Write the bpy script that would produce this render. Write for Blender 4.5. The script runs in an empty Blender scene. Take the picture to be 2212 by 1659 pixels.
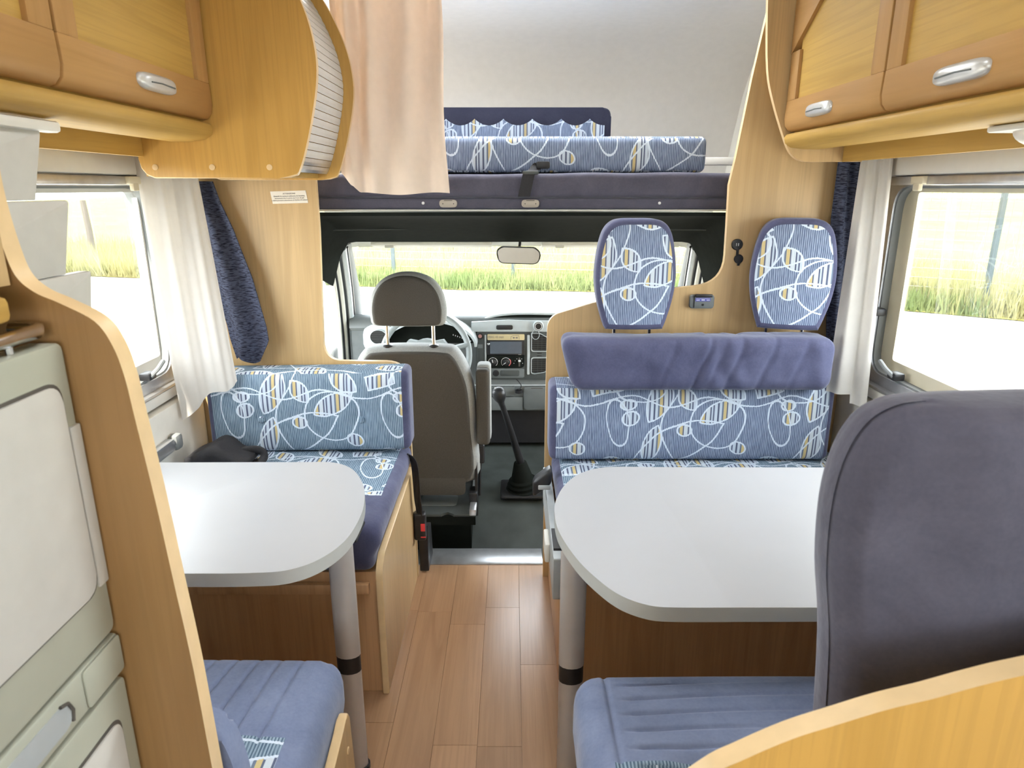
import bpy, bmesh, math, random
from mathutils import Vector, Matrix, noise
random.seed(7)
sc = bpy.context.scene
COL = sc.collection
R = math.radians
# ------------------------------------------------------------------ camera
cd = bpy.data.cameras.new('camera'); cam = bpy.data.objects.new('camera', cd); COL.objects.link(cam)
cam.location = (0, 0, 1.42); cam.rotation_euler = (R(90 - 16.1), 0, 0)
cd.sensor_fit = 'HORIZONTAL'; cd.sensor_width = 36; cd.lens = 36 * 1467 / 2212; cd.clip_start = .02
sc.camera = cam
cd.dof.use_dof = True; cd.dof.focus_distance = 2.4; cd.dof.aperture_fstop = 9
# ------------------------------------------------------------------ sky and light
W = bpy.data.worlds.new('sky'); sc.world = W; W.use_nodes = True
wb = W.node_tree.nodes['Background']
wb.inputs[0].default_value = (.86, .93, 1.0, 1); wb.inputs[1].default_value = 10.5
sl_ = bpy.data.lights.new('sun', 'SUN'); sl_.energy = 22; sl_.angle = R(1.5); sl_.color = (1, .95, .87)
sun = bpy.data.objects.new('sun', sl_); COL.objects.link(sun); sun.rotation_euler = Vector((.16, .52, -.84)).to_track_quat('-Z', 'Y').to_euler()
def portal(loc, rot, sx, sy):
    l = bpy.data.lights.new('daylight_portal', 'AREA'); l.shape = 'RECTANGLE'; l.size = sx; l.size_y = sy
    l.cycles.is_portal = True
    o = bpy.data.objects.new('daylight_portal', l); COL.objects.link(o); o.location = loc; o.rotation_euler = rot
portal((-1.19, 1.68, 1.15), (0, R(-90), 0), .68, 1.16)
portal((1.25, 1.68, 1.15), (0, R(90), 0), .68, 1.16)
portal((.03, 1.05, 2.22), (0, 0, 0), .45, .45)
portal((1.26, -.05, 1.32), (0, R(90), 0), .6, .62)
portal((-1.15, 2.90, 1.745), (0, R(-90), 0), .42, .9)
portal((.03, 2.53, 2.22), (0, 0, 0), .95, .45)
portal((.03, 3.62, 1.0), (R(122), 0, 0), 1.6, .85)
portal((-.97, 3.0, .9), (0, R(-90), 0), .6, .9)
portal((1.03, 3.0, .9), (0, R(90), 0), .6, .9)
portal((.03, -1.37, 1.35), (R(-90), 0, 0), 1.0, .5)
portal((-1.19, -.70, 1.30), (0, R(-90), 0), .6, .8)
vs = sc.view_settings; vs.view_transform = 'Standard'; vs.look = 'None'; vs.gamma = 1; vs.use_curve_mapping = False
vs.exposure = 0.35
# ------------------------------------------------------------------ mesh helpers
class B:
    def __init__(s): s.bm = bmesh.new()
    def face(s, pts, mi=0):
        f = s.bm.faces.new([s.bm.verts.new(p) for p in pts]); f.material_index = mi; return f
    def box(s, x0, x1, y0, y1, z0, z1, bev=0, seg=2, mi=0):
        n0 = len(s.bm.verts)
        v = [s.bm.verts.new((x, y, z)) for x in (x0, x1) for y in (y0, y1) for z in (z0, z1)]
        fs = [s.bm.faces.new([v[i] for i in q]) for q in ((0,1,3,2),(4,6,7,5),(0,4,5,1),(2,3,7,6),(0,2,6,4),(1,5,7,3))]
        for f in fs: f.material_index = mi
        if bev:
            es = list({e for f in fs for e in f.edges})
            bmesh.ops.bevel(s.bm, geom=es, offset=bev, segments=seg, affect='EDGES', profile=.5, clamp_overlap=True)
        return s
    def prism(s, poly, plane, a, b, mi=0, mside=None, bev=0, seg=2):
        T = {'xz': lambda p, e: (p[0], e, p[1]), 'yz': lambda p, e: (e, p[0], p[1]), 'xy': lambda p, e: (p[0], p[1], e)}[plane]
        v0 = [s.bm.verts.new(T(p, a)) for p in poly]; v1 = [s.bm.verts.new(T(p, b)) for p in poly]
        f0 = s.bm.faces.new(v0); f1 = s.bm.faces.new(v1[::-1]); f0.material_index = f1.material_index = mi
        n = len(poly); sides = []
        for i in range(n):
            f = s.bm.faces.new((v0[i], v1[i], v1[(i+1) % n], v0[(i+1) % n])); sides.append(f)
            f.material_index = mi if mside is None else mside
        if bev:
            es = list(set(f0.edges) | set(f1.edges))
            r = bmesh.ops.bevel(s.bm, geom=es, offset=bev, segments=seg, affect='EDGES', profile=.5, clamp_overlap=False)
            if mside is not None:
                for f in r['faces']: f.material_index = mside
        return s
    def tube(s, pts, r, n=10, caps=True, ry=None, closed=False):
        pts = [Vector(p) for p in pts]; rings = []; prev = None
        N = len(pts)
        for i, p in enumerate(pts):
            if closed: d = (pts[(i+1) % N] - pts[i-1]).normalized()
            else: d = ((pts[min(i+1, N-1)] - pts[max(i-1, 0)])).normalized()
            if prev is None:
                u = d.cross(Vector((0, 0, 1)))
                if u.length < .1: u = d.cross(Vector((1, 0, 0)))
                u.normalize()
            else:
                u = prev - d * prev.dot(d); u.normalize()
            prev = u; w = d.cross(u)
            rr = r[i] if isinstance(r, (list, tuple)) else r
            r2 = (ry[i] if isinstance(ry, (list, tuple)) else ry) if ry else rr
            rings.append([s.bm.verts.new(p + u * math.cos(2*math.pi*k/n) * rr + w * math.sin(2*math.pi*k/n) * r2) for k in range(n)])
        for i in range(N if closed else N - 1):
            a, b = rings[i], rings[(i+1) % N]
            for k in range(n): s.bm.faces.new((a[k], a[(k+1) % n], b[(k+1) % n], b[k]))
        if caps and not closed:
            s.bm.faces.new(rings[0][::-1]); s.bm.faces.new(rings[-1])
        return s
    def lathe(s, prof, c, axis=(0, 0, 1), n=24):
        # prof: (radius, height along axis)
        c = Vector(c); a = Vector(axis).normalized(); u = a.orthogonal().normalized(); w = a.cross(u); rings = []
        for r, h in prof:
            if r < 1e-6: rings.append([s.bm.verts.new(c + a*h)])
            else: rings.append([s.bm.verts.new(c + a*h + (u*math.cos(2*math.pi*k/n) + w*math.sin(2*math.pi*k/n))*r) for k in range(n)])
        for A, C in zip(rings, rings[1:]):
            for k in range(n):
                q = [A[k % len(A)], A[(k+1) % len(A)], C[(k+1) % len(C)], C[k % len(C)]]
                q = list(dict.fromkeys(q))
                if len(q) > 2: s.bm.faces.new(q)
        if len(rings[0]) > 1: s.bm.faces.new(rings[0][::-1])
        if len(rings[-1]) > 1: s.bm.faces.new(rings[-1])
        return s
    def sheet(s, fn, nu, nv, thick=0, mi=0):
        g = [[s.bm.verts.new(fn(i/nu, j/nv)) for j in range(nv+1)] for i in range(nu+1)]
        fs = [s.bm.faces.new((g[i][j], g[i+1][j], g[i+1][j+1], g[i][j+1])) for i in range(nu) for j in range(nv)]
        for f in fs: f.material_index = mi
        if thick:
            s.bm.normal_update()
            bmesh.ops.solidify(s.bm, geom=fs, thickness=thick)
        return s
    def cush(s, x0, x1, y0, y1, z0, z1, r, n=(10, 10, 6), fn=None, keep=None, mi=None):
        """rounded box with optional vertex deformation; keep(center)->bool filters faces; mi(center)->index"""
        lo = (x0, y0, z0); hi = (x1, y1, z1)
        def ax(k):
            a, b = lo[k], hi[k]; rr = min(r, (b-a)/2*.999)
            e = [0, .12, .3, .6, 1]
            L = [a + rr*q for q in e]; m = n[k]
            L += [a + rr + (b-a-2*rr)*i/m for i in range(1, m)]
            L += [b - rr*q for q in e[::-1]]
            return L
        A = [ax(0), ax(1), ax(2)]; cache = {}
        def vert(p):
            key = tuple(round(q, 6) for q in p)
            if key in cache: return cache[key]
            inn = [min(max(p[k], lo[k]+min(r, (hi[k]-lo[k])/2*.999)), hi[k]-min(r, (hi[k]-lo[k])/2*.999)) for k in range(3)]
            d = Vector(p) - Vector(inn); q = Vector(inn) + d.normalized()*r if d.length > 1e-9 else Vector(p)
            if fn: q = Vector(fn(q.x, q.y, q.z))
            cache[key] = s.bm.verts.new(q); return cache[key]
        for k in range(3):
            i, j = (k+1) % 3, (k+2) % 3
            for side, val in ((0, lo[k]), (1, hi[k])):
                for a0, a1 in zip(A[i], A[i][1:]):
                    for b0, b1 in zip(A[j], A[j][1:]):
                        c = [0, 0, 0]; c[k] = val; c[i] = (a0+a1)/2; c[j] = (b0+b1)/2
                        if keep and not keep(Vector(c)): continue
                        q = []
                        for aa, bb in ((a0, b0), (a1, b0), (a1, b1), (a0, b1)):
                            p = [0, 0, 0]; p[k] = val; p[i] = aa; p[j] = bb; q.append(vert(p))
                        if not side: q = q[::-1]
                        f = s.bm.faces.new(q)
                        if mi: f.material_index = mi(Vector(c))
        return s
    def pillow(s, outline, y0, y1, r, part='all', fn=None):
        """outline in xz (convex), depth from y0 (front) to y1 (back), edges rounded by r"""
        cx = sum(p[0] for p in outline)/len(outline); cz = sum(p[1] for p in outline)/len(outline)
        half = (y1-y0)/2; seq = []
        for q in (0, .35, .7): seq.append((q*(1), y0, 'f', q))
        rings = [(0.0, y0), (.4, y0), (.75, y0)]
        size = min(max(p[0] for p in outline)-min(p[0] for p in outline), max(p[1] for p in outline)-min(p[1] for p in outline))/2
        k = r/size
        front = [(0., y0), (.4, y0), (1-k, y0)]
        side = [(1-k + k*math.sin(R(a)), y0 + r*(1-math.cos(R(a)))) for a in (0, 22, 45, 67, 90)]
        side += [(1-k + k*math.sin(R(a)), y1 - r*(1-math.cos(R(a)))) for a in (90, 67, 45, 22, 0)]
        back = [(1-k, y1), (.4, y1), (0., y1)]
        seq = {'front': front, 'side': side + back[1:], 'all': front[:2] + side + back[1:]}[part]
        prev = None
        for sc_, y in seq:
            if sc_ == 0: ring = [s.bm.verts.new(fn((cx, y, cz)) if fn else (cx, y, cz))]
            else: ring = [s.bm.verts.new((lambda p: fn(p) if fn else p)((cx+(p[0]-cx)*sc_, y, cz+(p[1]-cz)*sc_))) for p in outline]
            if prev:
                n = len(outline)
                for i in range(n):
                    q = list(dict.fromkeys([prev[i % len(prev)], prev[(i+1) % len(prev)], ring[(i+1) % len(ring)], ring[i % len(ring)]]))
                    if len(q) > 2: s.bm.faces.new(q)
            prev = ring
        return s
def rounded(pts, n=6):
    """polygon with corner radii: pts (x, y, r)"""
    out = []; N = len(pts)
    for i, p in enumerate(pts):
        r = p[2] if len(p) > 2 else 0
        c = Vector(p[:2])
        if r <= 0: out.append((c.x, c.y)); continue
        a = Vector(pts[i-1][:2]) - c; b = Vector(pts[(i+1) % N][:2]) - c
        a.normalize(); b.normalize()
        ang = a.angle(b); t = min(r/math.tan(ang/2), (Vector(pts[i-1][:2])-c).length*.49, (Vector(pts[(i+1) % N][:2])-c).length*.49)
        for k in range(n+1):
            f = k/n; q = (c + a*t)*(1-f)**2 + c*2*f*(1-f) + (c + b*t)*f*f
            out.append((q.x, q.y))
    return out
def smooth_curve(pts, n=5, closed=False):
    out = []; N = len(pts); P = [Vector(p) for p in pts]
    for i in range(N if closed else N-1):
        p0, p1, p2, p3 = (P[(i-1) % N], P[i], P[(i+1) % N], P[(i+2) % N]) if closed else (P[max(i-1, 0)], P[i], P[i+1], P[min(i+2, N-1)])
        for k in range(n):
            t = k/n
            out.append(tuple(.5*((2*p1)+(p2-p0)*t+(2*p0-5*p1+4*p2-p3)*t*t+(3*p1-p0-3*p2+p3)*t**3)))
    if not closed: out.append(tuple(P[-1]))
    return out
def ell(cx, cz, a, b, n=32, p=2.0):
    o = []
    for k in range(n):
        t = 2*math.pi*k/n; c, s_ = math.cos(t), math.sin(t)
        o.append((cx + a*math.copysign(abs(c)**(2/p), c), cz + b*math.copysign(abs(s_)**(2/p), s_)))
    return o
OFF = {}
def tag(o, label=None, cat=None, group=None, kind=None):
    for k, v in (('label', label), ('category', cat), ('group', group), ('kind', kind)):
        if v: o[k] = v
    return o
def mk(name, b, mat, parent=None, label=None, cat=None, group=None, kind=None, smooth=40, recalc=True):
    me = bpy.data.meshes.new(name)
    bm = b.bm
    if recalc: bmesh.ops.recalc_face_normals(bm, faces=bm.faces)
    if parent is not None: off = OFF[parent.name]
    else:
        xs = [v.co for v in bm.verts]
        off = Vector(((min(v.x for v in xs)+max(v.x for v in xs))/2, (min(v.y for v in xs)+max(v.y for v in xs))/2, min(v.z for v in xs)))
    bmesh.ops.translate(bm, verts=bm.verts, vec=-off)
    bm.to_mesh(me); bm.free()
    for m in (mat if isinstance(mat, (list, tuple)) else [mat]): me.materials.append(m)
    if smooth:
        me.polygons.foreach_set('use_smooth', [True]*len(me.polygons))
        me.set_sharp_from_angle(angle=R(smooth))
    o = bpy.data.objects.new(name, me); COL.objects.link(o)
    if parent is not None: o.parent = parent
    else: o.location = off
    OFF[o.name] = off
    return tag(o, label, cat, group, kind)
def thing(name, loc, label=None, cat=None, group=None, kind=None):
    o = bpy.data.objects.new(name, None); COL.objects.link(o); o.location = loc; o.empty_display_size = .05
    OFF[o.name] = Vector(loc)
    return tag(o, label, cat, group, kind)
def text(name, body, size, mat, parent, loc, rot, ext=.0003, align='CENTER'):
    c = bpy.data.curves.new(name, 'FONT'); c.body = body; c.size = size; c.align_x = align; c.align_y = 'CENTER'; c.extrude = ext
    o = bpy.data.objects.new(name, c); COL.objects.link(o)
    bpy.context.view_layer.update()
    me = bpy.data.meshes.new_from_object(o.evaluated_get(bpy.context.evaluated_depsgraph_get()))
    bpy.data.objects.remove(o); bpy.data.curves.remove(c)
    me.transform(Matrix.Translation(Vector(loc)) @ rot.to_matrix().to_4x4()); me.transform(Matrix.Translation(-OFF[parent.name]))
    me.materials.clear(); me.materials.append(mat)
    q = bpy.data.objects.new(name, me); COL.objects.link(q); q.parent = parent; OFF[q.name] = OFF[parent.name]
    return q
# ------------------------------------------------------------------ materials
class X:
    """tiny expression wrapper over math nodes"""
    T = None
    def __init__(s, v): s.v = v
    @staticmethod
    def m(op, *a):
        n = X.T.nodes.new('ShaderNodeMath'); n.operation = op
        for i, q in enumerate(a):
            q = q.v if isinstance(q, X) else q
            if isinstance(q, (int, float)): n.inputs[i].default_value = q
            else: X.T.links.new(q, n.inputs[i])
        return X(n.outputs[0])
    def __add__(s, o): return X.m('ADD', s, o)
    def __sub__(s, o): return X.m('SUBTRACT', s, o)
    def __mul__(s, o): return X.m('MULTIPLY', s, o)
    def sin(s): return X.m('SINE', s)
    def abs(s): return X.m('ABSOLUTE', s)
    def lt(s, o): return X.m('LESS_THAN', s, o)
    def min(s, o): return X.m('MINIMUM', s, o)
    def max(s, o): return X.m('MAXIMUM', s, o)
    def wrap(s, a, b): return X.m('WRAP', s, b, a)
def newmat(name, rough=.5, spec=.4):
    m = bpy.data.materials.new(name); m.use_nodes = True; t = m.node_tree
    p = t.nodes['Principled BSDF']; p.inputs['Roughness'].default_value = rough; p.inputs['Specular IOR Level'].default_value = spec
    return m, t, p
def nd(t, typ, **kw):
    n = t.nodes.new(typ)
    for k, v in kw.items(): setattr(n, k, v)
    return n
def coords(t, scale=(1, 1, 1), kind='Object'):
    c = nd(t, 'ShaderNodeTexCoord'); mp = nd(t, 'ShaderNodeMapping'); mp.inputs['Scale'].default_value = scale
    t.links.new(c.outputs[kind], mp.inputs[0]); return mp.outputs[0]
def noi(t, vec, scale, detail=3, rough=.5, dist=0):
    n = nd(t, 'ShaderNodeTexNoise'); n.inputs['Scale'].default_value = scale; n.inputs['Detail'].default_value = detail
    n.inputs['Roughness'].default_value = rough; n.inputs['Distortion'].default_value = dist
    if vec is not None: t.links.new(vec, n.inputs['Vector'])
    return n.outputs['Fac']
def ramp(t, fac, stops, interp='LINEAR'):
    r = nd(t, 'ShaderNodeValToRGB'); r.color_ramp.interpolation = interp; e = r.color_ramp.elements
    while len(e) < len(stops): e.new(.5)
    for q, (p, c) in zip(e, stops): q.position = p; q.color = tuple(c) + (1,)
    t.links.new(fac, r.inputs[0]); return r.outputs[0]
def mixc(t, fac, a, b):
    n = nd(t, 'ShaderNodeMix', data_type='RGBA')
    for s_, v in ((n.inputs[0], fac), (n.inputs[6], a), (n.inputs[7], b)):
        if isinstance(v, (int, float)): s_.default_value = v
        elif isinstance(v, tuple): s_.default_value = v + (1,)
        else: t.links.new(v, s_)
    return n.outputs[2]
def bump(t, p, h, strength=.2, dist=.01):
    n = nd(t, 'ShaderNodeBump'); n.inputs['Strength'].default_value = strength; n.inputs['Distance'].default_value = dist
    t.links.new(h, n.inputs['Height']); t.links.new(n.outputs[0], p.inputs['Normal'])
def hexc(h):
    v = [int(h[i:i+2], 16)/255 for i in (0, 2, 4)]
    return tuple(q/12.92 if q <= .04045 else ((q+.055)/1.055)**2.4 for q in v)
def plain(name, col, rough=.5, metal=0, spec=.4, var=.06, scale=30, bmp=0):
    m, t, p = newmat(name, rough, spec); p.inputs['Metallic'].default_value = metal
    f = noi(t, coords(t), scale, 3)
    a = tuple(c*(1-var) for c in col); b = tuple(min(1, c*(1+var)) for c in col)
    t.links.new(ramp(t, f, [(.3, a), (.7, b)]), p.inputs['Base Color'])
    if bmp: bump(t, p, noi(t, coords(t), 400, 2), bmp, .002)
    return m
def wood(name, axis, base, dark, rough=.38, var=.5, rnd=False, spec=.4):
    """axis: grain direction 0 x, 1 y, 2 z"""
    m, t, p = newmat(name, rough, spec)
    s1 = [16, 16, 16]; s1[axis] = 1.1
    s2 = [150, 150, 150]; s2[axis] = 3.0
    v = coords(t, tuple(s1))
    if rnd:
        oi = nd(t, 'ShaderNodeObjectInfo'); ad = nd(t, 'ShaderNodeVectorMath', operation='MULTIPLY_ADD')
        cmb = nd(t, 'ShaderNodeCombineXYZ')
        for i in range(3): t.links.new(oi.outputs['Random'], cmb.inputs[i])
        t.links.new(cmb.outputs[0], ad.inputs[0]); ad.inputs[1].default_value = (37, 53, 71); t.links.new(v, ad.inputs[2]); v = ad.outputs[0]
    f1 = noi(t, v, 1.0, 4, .55, 1.2); f2 = noi(t, coords(t, tuple(s2)), 1, 2, .5, .3)
    c1 = ramp(t, f1, [(.28, dark), (.5, base), (.75, tuple(min(1, c*1.1) for c in base))])
    c2 = mixc(t, ramp(t, f2, [(.38, (1, 1, 1)), (.52, (0, 0, 0))]), c1, tuple(c*.86 for c in base))
    out = mixc(t, var, c1, c2)
    if rnd:
        h = nd(t, 'ShaderNodeHueSaturation'); mr = nd(t, 'ShaderNodeMapRange'); t.links.new(oi.outputs['Random'], mr.inputs[0])
        mr.inputs[3].default_value = .90; mr.inputs[4].default_value = 1.08
        t.links.new(mr.outputs[0], h.inputs['Value']); t.links.new(out, h.inputs['Color']); out = h.outputs[0]
    t.links.new(out, p.inputs['Base Color'])
    return m
WB = (.51, .315, .082); WD = (.43, .255, .06)
M = {}
M['wood_v'] = wood('beech_vertical', 2, (.57, .39, .19), (.48, .32, .145))
M['gold_v'] = wood('golden_beech_vertical', 2, (.56, .32, .08), (.48, .265, .06))
M['wood_y'] = wood('beech_along', 1, WB, WD, rough=.5, spec=.2)
M['wood_x'] = wood('beech_across', 0, WB, WD)
M['frame_y'] = wood('beech_frame', 1, (.45, .25, .09), (.39, .21, .068), var=.2, rough=.48, spec=.22)
M['frame_v'] = wood('beech_frame_upright', 2, (.45, .25, .09), (.39, .21, .068), var=.2, rough=.48, spec=.22)
M['edge'] = plain('beech_edge_band', (.74, .54, .30), .35, var=.05)
M['shaded_v'] = wood('shaded_brown_wood', 2, (.33, .185, .072), (.28, .15, .055))  # darker than the other boards: shade on this face put into the colour
M['bench_wood'] = wood('bench_walnut', 2, (.58, .345, .175), (.48, .275, .13))
M['plank'] = wood('floor_plank', 1, (.42, .245, .135), (.35, .195, .105), rough=.27, rnd=True, spec=.6)
M['floor_gap'] = plain('floor_seam', (.26, .16, .09), .6)
M['wall'] = plain('cream_wall_board', (.80, .77, .70), .6, var=.02)
M['ceiling'] = plain('pale_headlining', (.80, .765, .72), .85, var=.02)
M['table'] = plain('white_table_laminate', (.385, .39, .405), .35, var=.015, scale=8)
M['table_edge'] = plain('pale_grey_edge', (.46, .47, .45), .35, var=.02)
M['alu'] = plain('brushed_aluminium', (.62, .63, .65), .32, metal=.85, var=.08)
M['leg_alu'] = plain('grey_lacquered_tube', (.55, .52, .50), .35, metal=.25, var=.03)
M['chrome'] = plain('chrome', (.75, .75, .75), .1, metal=1, var=.02)
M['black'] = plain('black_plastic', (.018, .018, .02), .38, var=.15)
M['black_soft'] = plain('black_webbing', (.02, .019, .022), .7, var=.2, scale=200)
M['panel_black'] = plain('dark_moulding', (.014, .016, .014), .8, spec=.008, var=.1)
M['rubber'] = plain('dark_rubber_floor', (.050, .058, .054), .6, var=.25, scale=9)
M['dash'] = plain('grey_dash_plastic', (.14, .155, .155), .5, var=.05, bmp=.1)
M['dash_dark'] = plain('dark_dash_plastic', (.062, .07, .068), .5, var=.05)
M['dash_mid'] = plain('mid_grey_wheel_plastic', (.27, .30, .30), .45, var=.04)
M['dash_light'] = plain('light_dash_plastic', (.50, .545, .56), .42, var=.04)
M['trim_grey'] = plain('grey_pillar_trim', (.20, .21, .21), .6, var=.03)
M['liner'] = plain('cab_headliner', (.62, .62, .56), .75, var=.03)
M['white_plastic'] = plain('white_plastic', (.72, .70, .64), .4, var=.02)
M['cream_plastic'] = plain('cream_plastic', (.66, .60, .45), .4, var=.02)
M['handle'] = plain('silver_grey_handle', (.62, .62, .61), .3, metal=.35, var=.03)
M['fridge_frame'] = plain('sage_grey_plastic', (.41, .42, .345), .35, var=.02)
M['fridge_face'] = plain('off_white_panel', (.57, .555, .515), .45, var=.03)
M['gasket'] = plain('dark_gasket', (.09, .08, .07), .6)
M['grey_board'] = plain('silver_grey_board', (.42, .45, .46), .4, metal=.1, var=.03)
M['seat_shell'] = plain('taupe_seat_fabric', (.072, .066, .057), .85, var=.12, scale=250, bmp=.3)
M['seat_piping'] = plain('pale_seat_side', (.34, .35, .34), .8, var=.1, scale=200)
M['beige_plate'] = plain('beige_latch_plate', (.42, .37, .31), .4, var=.03)
M['paper'] = plain('label_paper', (.82, .77, .68), .6, var=.03)
M['ink'] = plain('grey_ink', (.22, .19, .17), .7)
M['red'] = plain('red_button', (.75, .06, .07), .35)
M['white_mark'] = plain('white_marking', (.8, .8, .8), .5)
M['yellow_strip'] = plain('cream_radio_strip', (.62, .52, .30), .45, var=.05)
M['mirror'] = plain('mirror_glass', (.82, .84, .85), .03, metal=1, var=.01)
M['post_green'] = plain('blue_green_post', (.035, .048, .05), .5)
M['post_wood'] = plain('weathered_post', (.07, .06, .05), .85)
M['wire'] = plain('fence_wire', (.08, .085, .07), .5)
M['lampglass'] = plain('lamp_glass', (.85, .80, .72), .3, var=.01)
M['screen'] = plain('grey_screen', (.10, .12, .15), .12, spec=.6, var=.05)
M['blue_lcd'] = plain('blue_display', (.12, .13, .45), .2, var=.3, scale=300)
# opal dome of the added roof hatches: diffuses daylight
m, t, p = newmat('opal_hatch', .5)
tr = nd(t, 'ShaderNodeBsdfTranslucent'); tr.inputs[0].default_value = (.95, .95, .95, 1)
tp = nd(t, 'ShaderNodeBsdfTransparent'); mx = nd(t, 'ShaderNodeMixShader'); mx.inputs[0].default_value = .0
t.links.new(tr.outputs[0], mx.inputs[1]); t.links.new(tp.outputs[0], mx.inputs[2]); t.links.new(mx.outputs[0], t.nodes['Material Output'].inputs[0])
M['opal'] = m
# thin glass
def glass(name, tint, refl):
    m, t, p = newmat(name); g = nd(t, 'ShaderNodeBsdfGlossy'); g.inputs['Roughness'].default_value = .02
    tp = nd(t, 'ShaderNodeBsdfTransparent'); tp.inputs[0].default_value = tint + (1,)
    mx = nd(t, 'ShaderNodeMixShader'); fr = nd(t, 'ShaderNodeFresnel'); fr.inputs[0].default_value = 1.25
    ml = nd(t, 'ShaderNodeMath', operation='MULTIPLY'); ml.inputs[1].default_value = refl
    t.links.new(fr.outputs[0], ml.inputs[0]); t.links.new(ml.outputs[0], mx.inputs[0])
    t.links.new(tp.outputs[0], mx.inputs[1]); t.links.new(g.outputs[0], mx.inputs[2]); t.links.new(mx.outputs[0], t.nodes['Material Output'].inputs[0])
    return m
M['screen_glass'] = glass('windscreen_glass', (.97, .97, .95), .05)
M['glass'] = glass('window_glass', (.97, .97, .95), .35)
# navy velour
def velour(name, a, b, ridge=False):
    m, t, p = newmat(name, .85, .15)
    p.inputs['Sheen Weight'].default_value = .35; p.inputs['Sheen Roughness'].default_value = .4; p.inputs['Sheen Tint'].default_value = (.8, .82, .9, 1)
    f = noi(t, coords(t, (1, 1, 1)), 9, 5, .65, .6); g = noi(t, coords(t, (3, 3, 3)), 60, 3)
    c = ramp(t, f, [(.3, a), (.7, b)])
    t.links.new(mixc(t, .12, c, ramp(t, g, [(.3, a), (.7, tuple(min(1, q*1.4) for q in b))])), p.inputs['Base Color'])
    bump(t, p, noi(t, coords(t), 22, 3), .25, .01)
    return m
M['navy'] = velour('navy_velour', (.056, .060, .114), (.098, .104, .178))
M['navy_grey'] = velour('slate_navy_velour', (.068, .066, .092), (.105, .101, .135))
M['navy_lit'] = velour('lit_navy_velour', (.145, .178, .285), (.215, .255, .385))  # paler navy: stronger light on the near seats put into the colour
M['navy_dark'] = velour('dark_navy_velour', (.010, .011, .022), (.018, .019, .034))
def sheer(name, col, trans):
    m, t, p = newmat(name, .8, .1)
    t.links.new(ramp(t, noi(t, coords(t), 40, 3), [(.3, tuple(c*.95 for c in col)), (.7, col)]), p.inputs['Base Color'])
    tr = nd(t, 'ShaderNodeBsdfTranslucent'); tr.inputs[0].default_value = col + (1,)
    mx = nd(t, 'ShaderNodeMixShader'); mx.inputs[0].default_value = trans
    t.links.new(p.outputs[0], mx.inputs[1]); t.links.new(tr.outputs[0], mx.inputs[2]); t.links.new(mx.outputs[0], t.nodes['Material Output'].inputs[0])
    return m
M['white_cloth'] = sheer('white_sheer', (.80, .775, .735), .40)
M['pink_cloth'] = sheer('blush_satin', (.90, .775, .665), .22)
# blue ribbed curtain
m, t, p = newmat('navy_ribbed_curtain', .8, .15)
v = coords(t, (60, 60, 420)); f = noi(t, v, 1, 2)
t.links.new(ramp(t, f, [(.40, (.014, .015, .028)), (.52, (.062, .070, .108))]), p.inputs['Base Color']); M['navy_rib'] = m
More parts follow.
